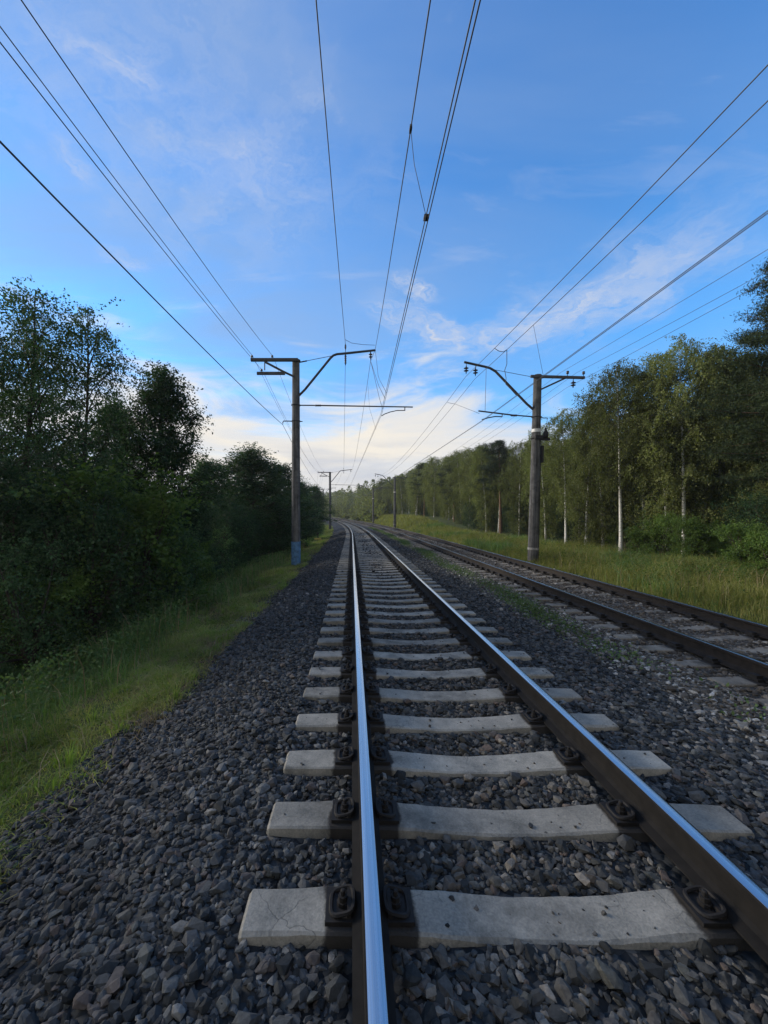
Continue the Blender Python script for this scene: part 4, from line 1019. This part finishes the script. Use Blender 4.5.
    mpp=N(nt,'ShaderNodeMapping'); mpp.inputs['Rotation'].default_value=(0,0,.22); mpp.inputs['Location'].default_value=(2.7,.4,0); L(nt,cc.outputs[0],mpp.inputs[0])
    bn=noise(nt,mpp.outputs[0],2.3,8,.6,.9)
    sunny=ramp(nt,mth(nt,'ABSOLUTE',mth(nt,'ADD',az,.22)),[(.0,1.),(.25,.9),(.8,0.)],'EASE').outputs[0]
    hgt=mth(nt,'ADD',.19,mth(nt,'MULTIPLY',sunny,.15))     # where the bank thins out (rad)
    cov=mth(nt,'SUBTRACT',hgt,el); cov=mth(nt,'ADD',mth(nt,'MULTIPLY',cov,5.0),mth(nt,'MULTIPLY',mth(nt,'SUBTRACT',bn,.5),3.4))
    cov=ramp(nt,mth(nt,'ADD',mth(nt,'MULTIPLY',cov,.5),.5),[(.30,0.),(.82,.96)],'EASE').outputs[0]
    cream=mixc(nt,mth(nt,'MULTIPLY',sunny,ramp(nt,noise(nt,mpp.outputs[0],3.1,7,.62,.8),[(.32,.25),(.62,1.)]).outputs[0]),LOWCLOUD,CREAM)
    bars=ramp(nt,noise(nt,mpp.outputs[0],4.5,4,.5,.5),[(.45,0.),(.6,1.)]).outputs[0]
    barz=ramp(nt,el,[(.06,.0),(.10,1.),(.15,1.),(.19,0.)]).outputs[0]
    cream=mixc(nt,mth(nt,'MULTIPLY',mth(nt,'MULTIPLY',bars,barz),.55),cream,BAR)
    cream=mixc(nt,ramp(nt,el,[(.02,.9),(.15,0.)]).outputs[0],cream,HORIZ)
    col=mixc(nt,cov,col,cream)
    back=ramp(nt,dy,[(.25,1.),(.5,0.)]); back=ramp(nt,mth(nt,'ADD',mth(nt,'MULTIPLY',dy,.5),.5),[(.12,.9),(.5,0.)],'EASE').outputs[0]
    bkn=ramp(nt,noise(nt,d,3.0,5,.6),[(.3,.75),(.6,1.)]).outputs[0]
    col=mixc(nt,mth(nt,'MULTIPLY',back,bkn),col,UNSEEN_FILL)  # unseen warm clouds added behind the camera to neutralise the blue ambient light
    # below the horizon: dull ground tone
    col=mixc(nt,ramp(nt,dz,[(.0,1.),(.004,0.)]).outputs[0],col,(.5,.54,.44))
    L(nt,col,bg.inputs[0]); bg.inputs[1].default_value=.1; L(nt,bg.outputs[0],out.inputs[0])
k=5.
SKY_TINT=[(.0,(.26,.35,.41)),(.42,(.19,.41,.55)),(.8,(.115,.335,.53))]
UNSEEN_FILL=(3.9,3.6,3.05)
VEIL=(.30*k,.44*k,.70*k); CIRRUS=(.60*k,.66*k,.80*k); CREAM=(1.0*k,.90*k,.745*k); LOWCLOUD=(.70*k,.75*k,.84*k); BAR=(.46*k,.50*k,.62*k); HORIZ=(.66*k,.66*k,.70*k)
WISPS=[((0,20),(330,250),.42,.42),((520,345),(770,180),.30,.5),((150,120),(330,190),.16,.35),((50,25),(170,90),.045,.6),((375,305),(480,352),.14,1.0),((396,276),(436,302),.06,1.0),((470,350),(640,280),.26,1.0),((560,350),(768,210),.22,.45),((55,140),(95,190),.04,.5),((100,255),(150,270),.08,.6),((0,285),(45,310),.08,.8)]
make_world()
sd=bpy.data.lights.new('sun','SUN'); sd.energy=2.8; sd.angle=radians(20); sd.color=(1,.89,.74)
so=bpy.data.objects.new('sun',sd); COL.objects.link(so)
dirv=np.array([sin(SUN_AZ)*cos(SUN_EL),cos(SUN_AZ)*cos(SUN_EL),sin(SUN_EL)])
import mathutils
so.rotation_euler=mathutils.Vector(-dirv).to_track_quat('-Z','Y').to_euler(); so.location=(0,0,30)

# ------------------------------------------------------------------ evening air
def make_haze():
    m=bpy.data.materials.new('evening_air'); m.use_nodes=True; nt=m.node_tree; nt.nodes.clear()
    out=N(nt,'ShaderNodeOutputMaterial'); v=N(nt,'ShaderNodeVolumePrincipled')
    v.inputs['Color'].default_value=(.86,.9,.95,1); v.inputs['Density'].default_value=HAZE; v.inputs['Anisotropy'].default_value=.3
    L(nt,v.outputs[0],out.inputs['Volume'])
    b=MB().box((100,700,9),(1500,1640,36)); o=b.build('haze',m)
    tag(o,'thin pale evening air softening the far end of the wood','haze',kind='stuff')
HAZE=.0004
make_haze()
# ------------------------------------------------------------------ camera
cd=bpy.data.cameras.new('camera'); cd.sensor_fit='VERTICAL'; cd.sensor_height=24; cd.lens=24*F/1024; cd.shift_x=(CX-HX)/1024; cd.shift_y=(HY-512)/1024; cd.clip_start=.05; cd.clip_end=3000
co_=bpy.data.objects.new('camera',cd); COL.objects.link(co_); co_.location=(0,0,CAMZ); co_.rotation_euler=(radians(90)+PITCH,0,-YAW)
scene.camera=co_
vs=scene.view_settings; vs.view_transform='Standard'; vs.look='None'; vs.gamma=1; vs.exposure=1.0; vs.use_curve_mapping=False
scene.cycles.max_bounces=5; scene.cycles.diffuse_bounces=3; scene.cycles.transmission_bounces=4
scene.render.film_transparent=False
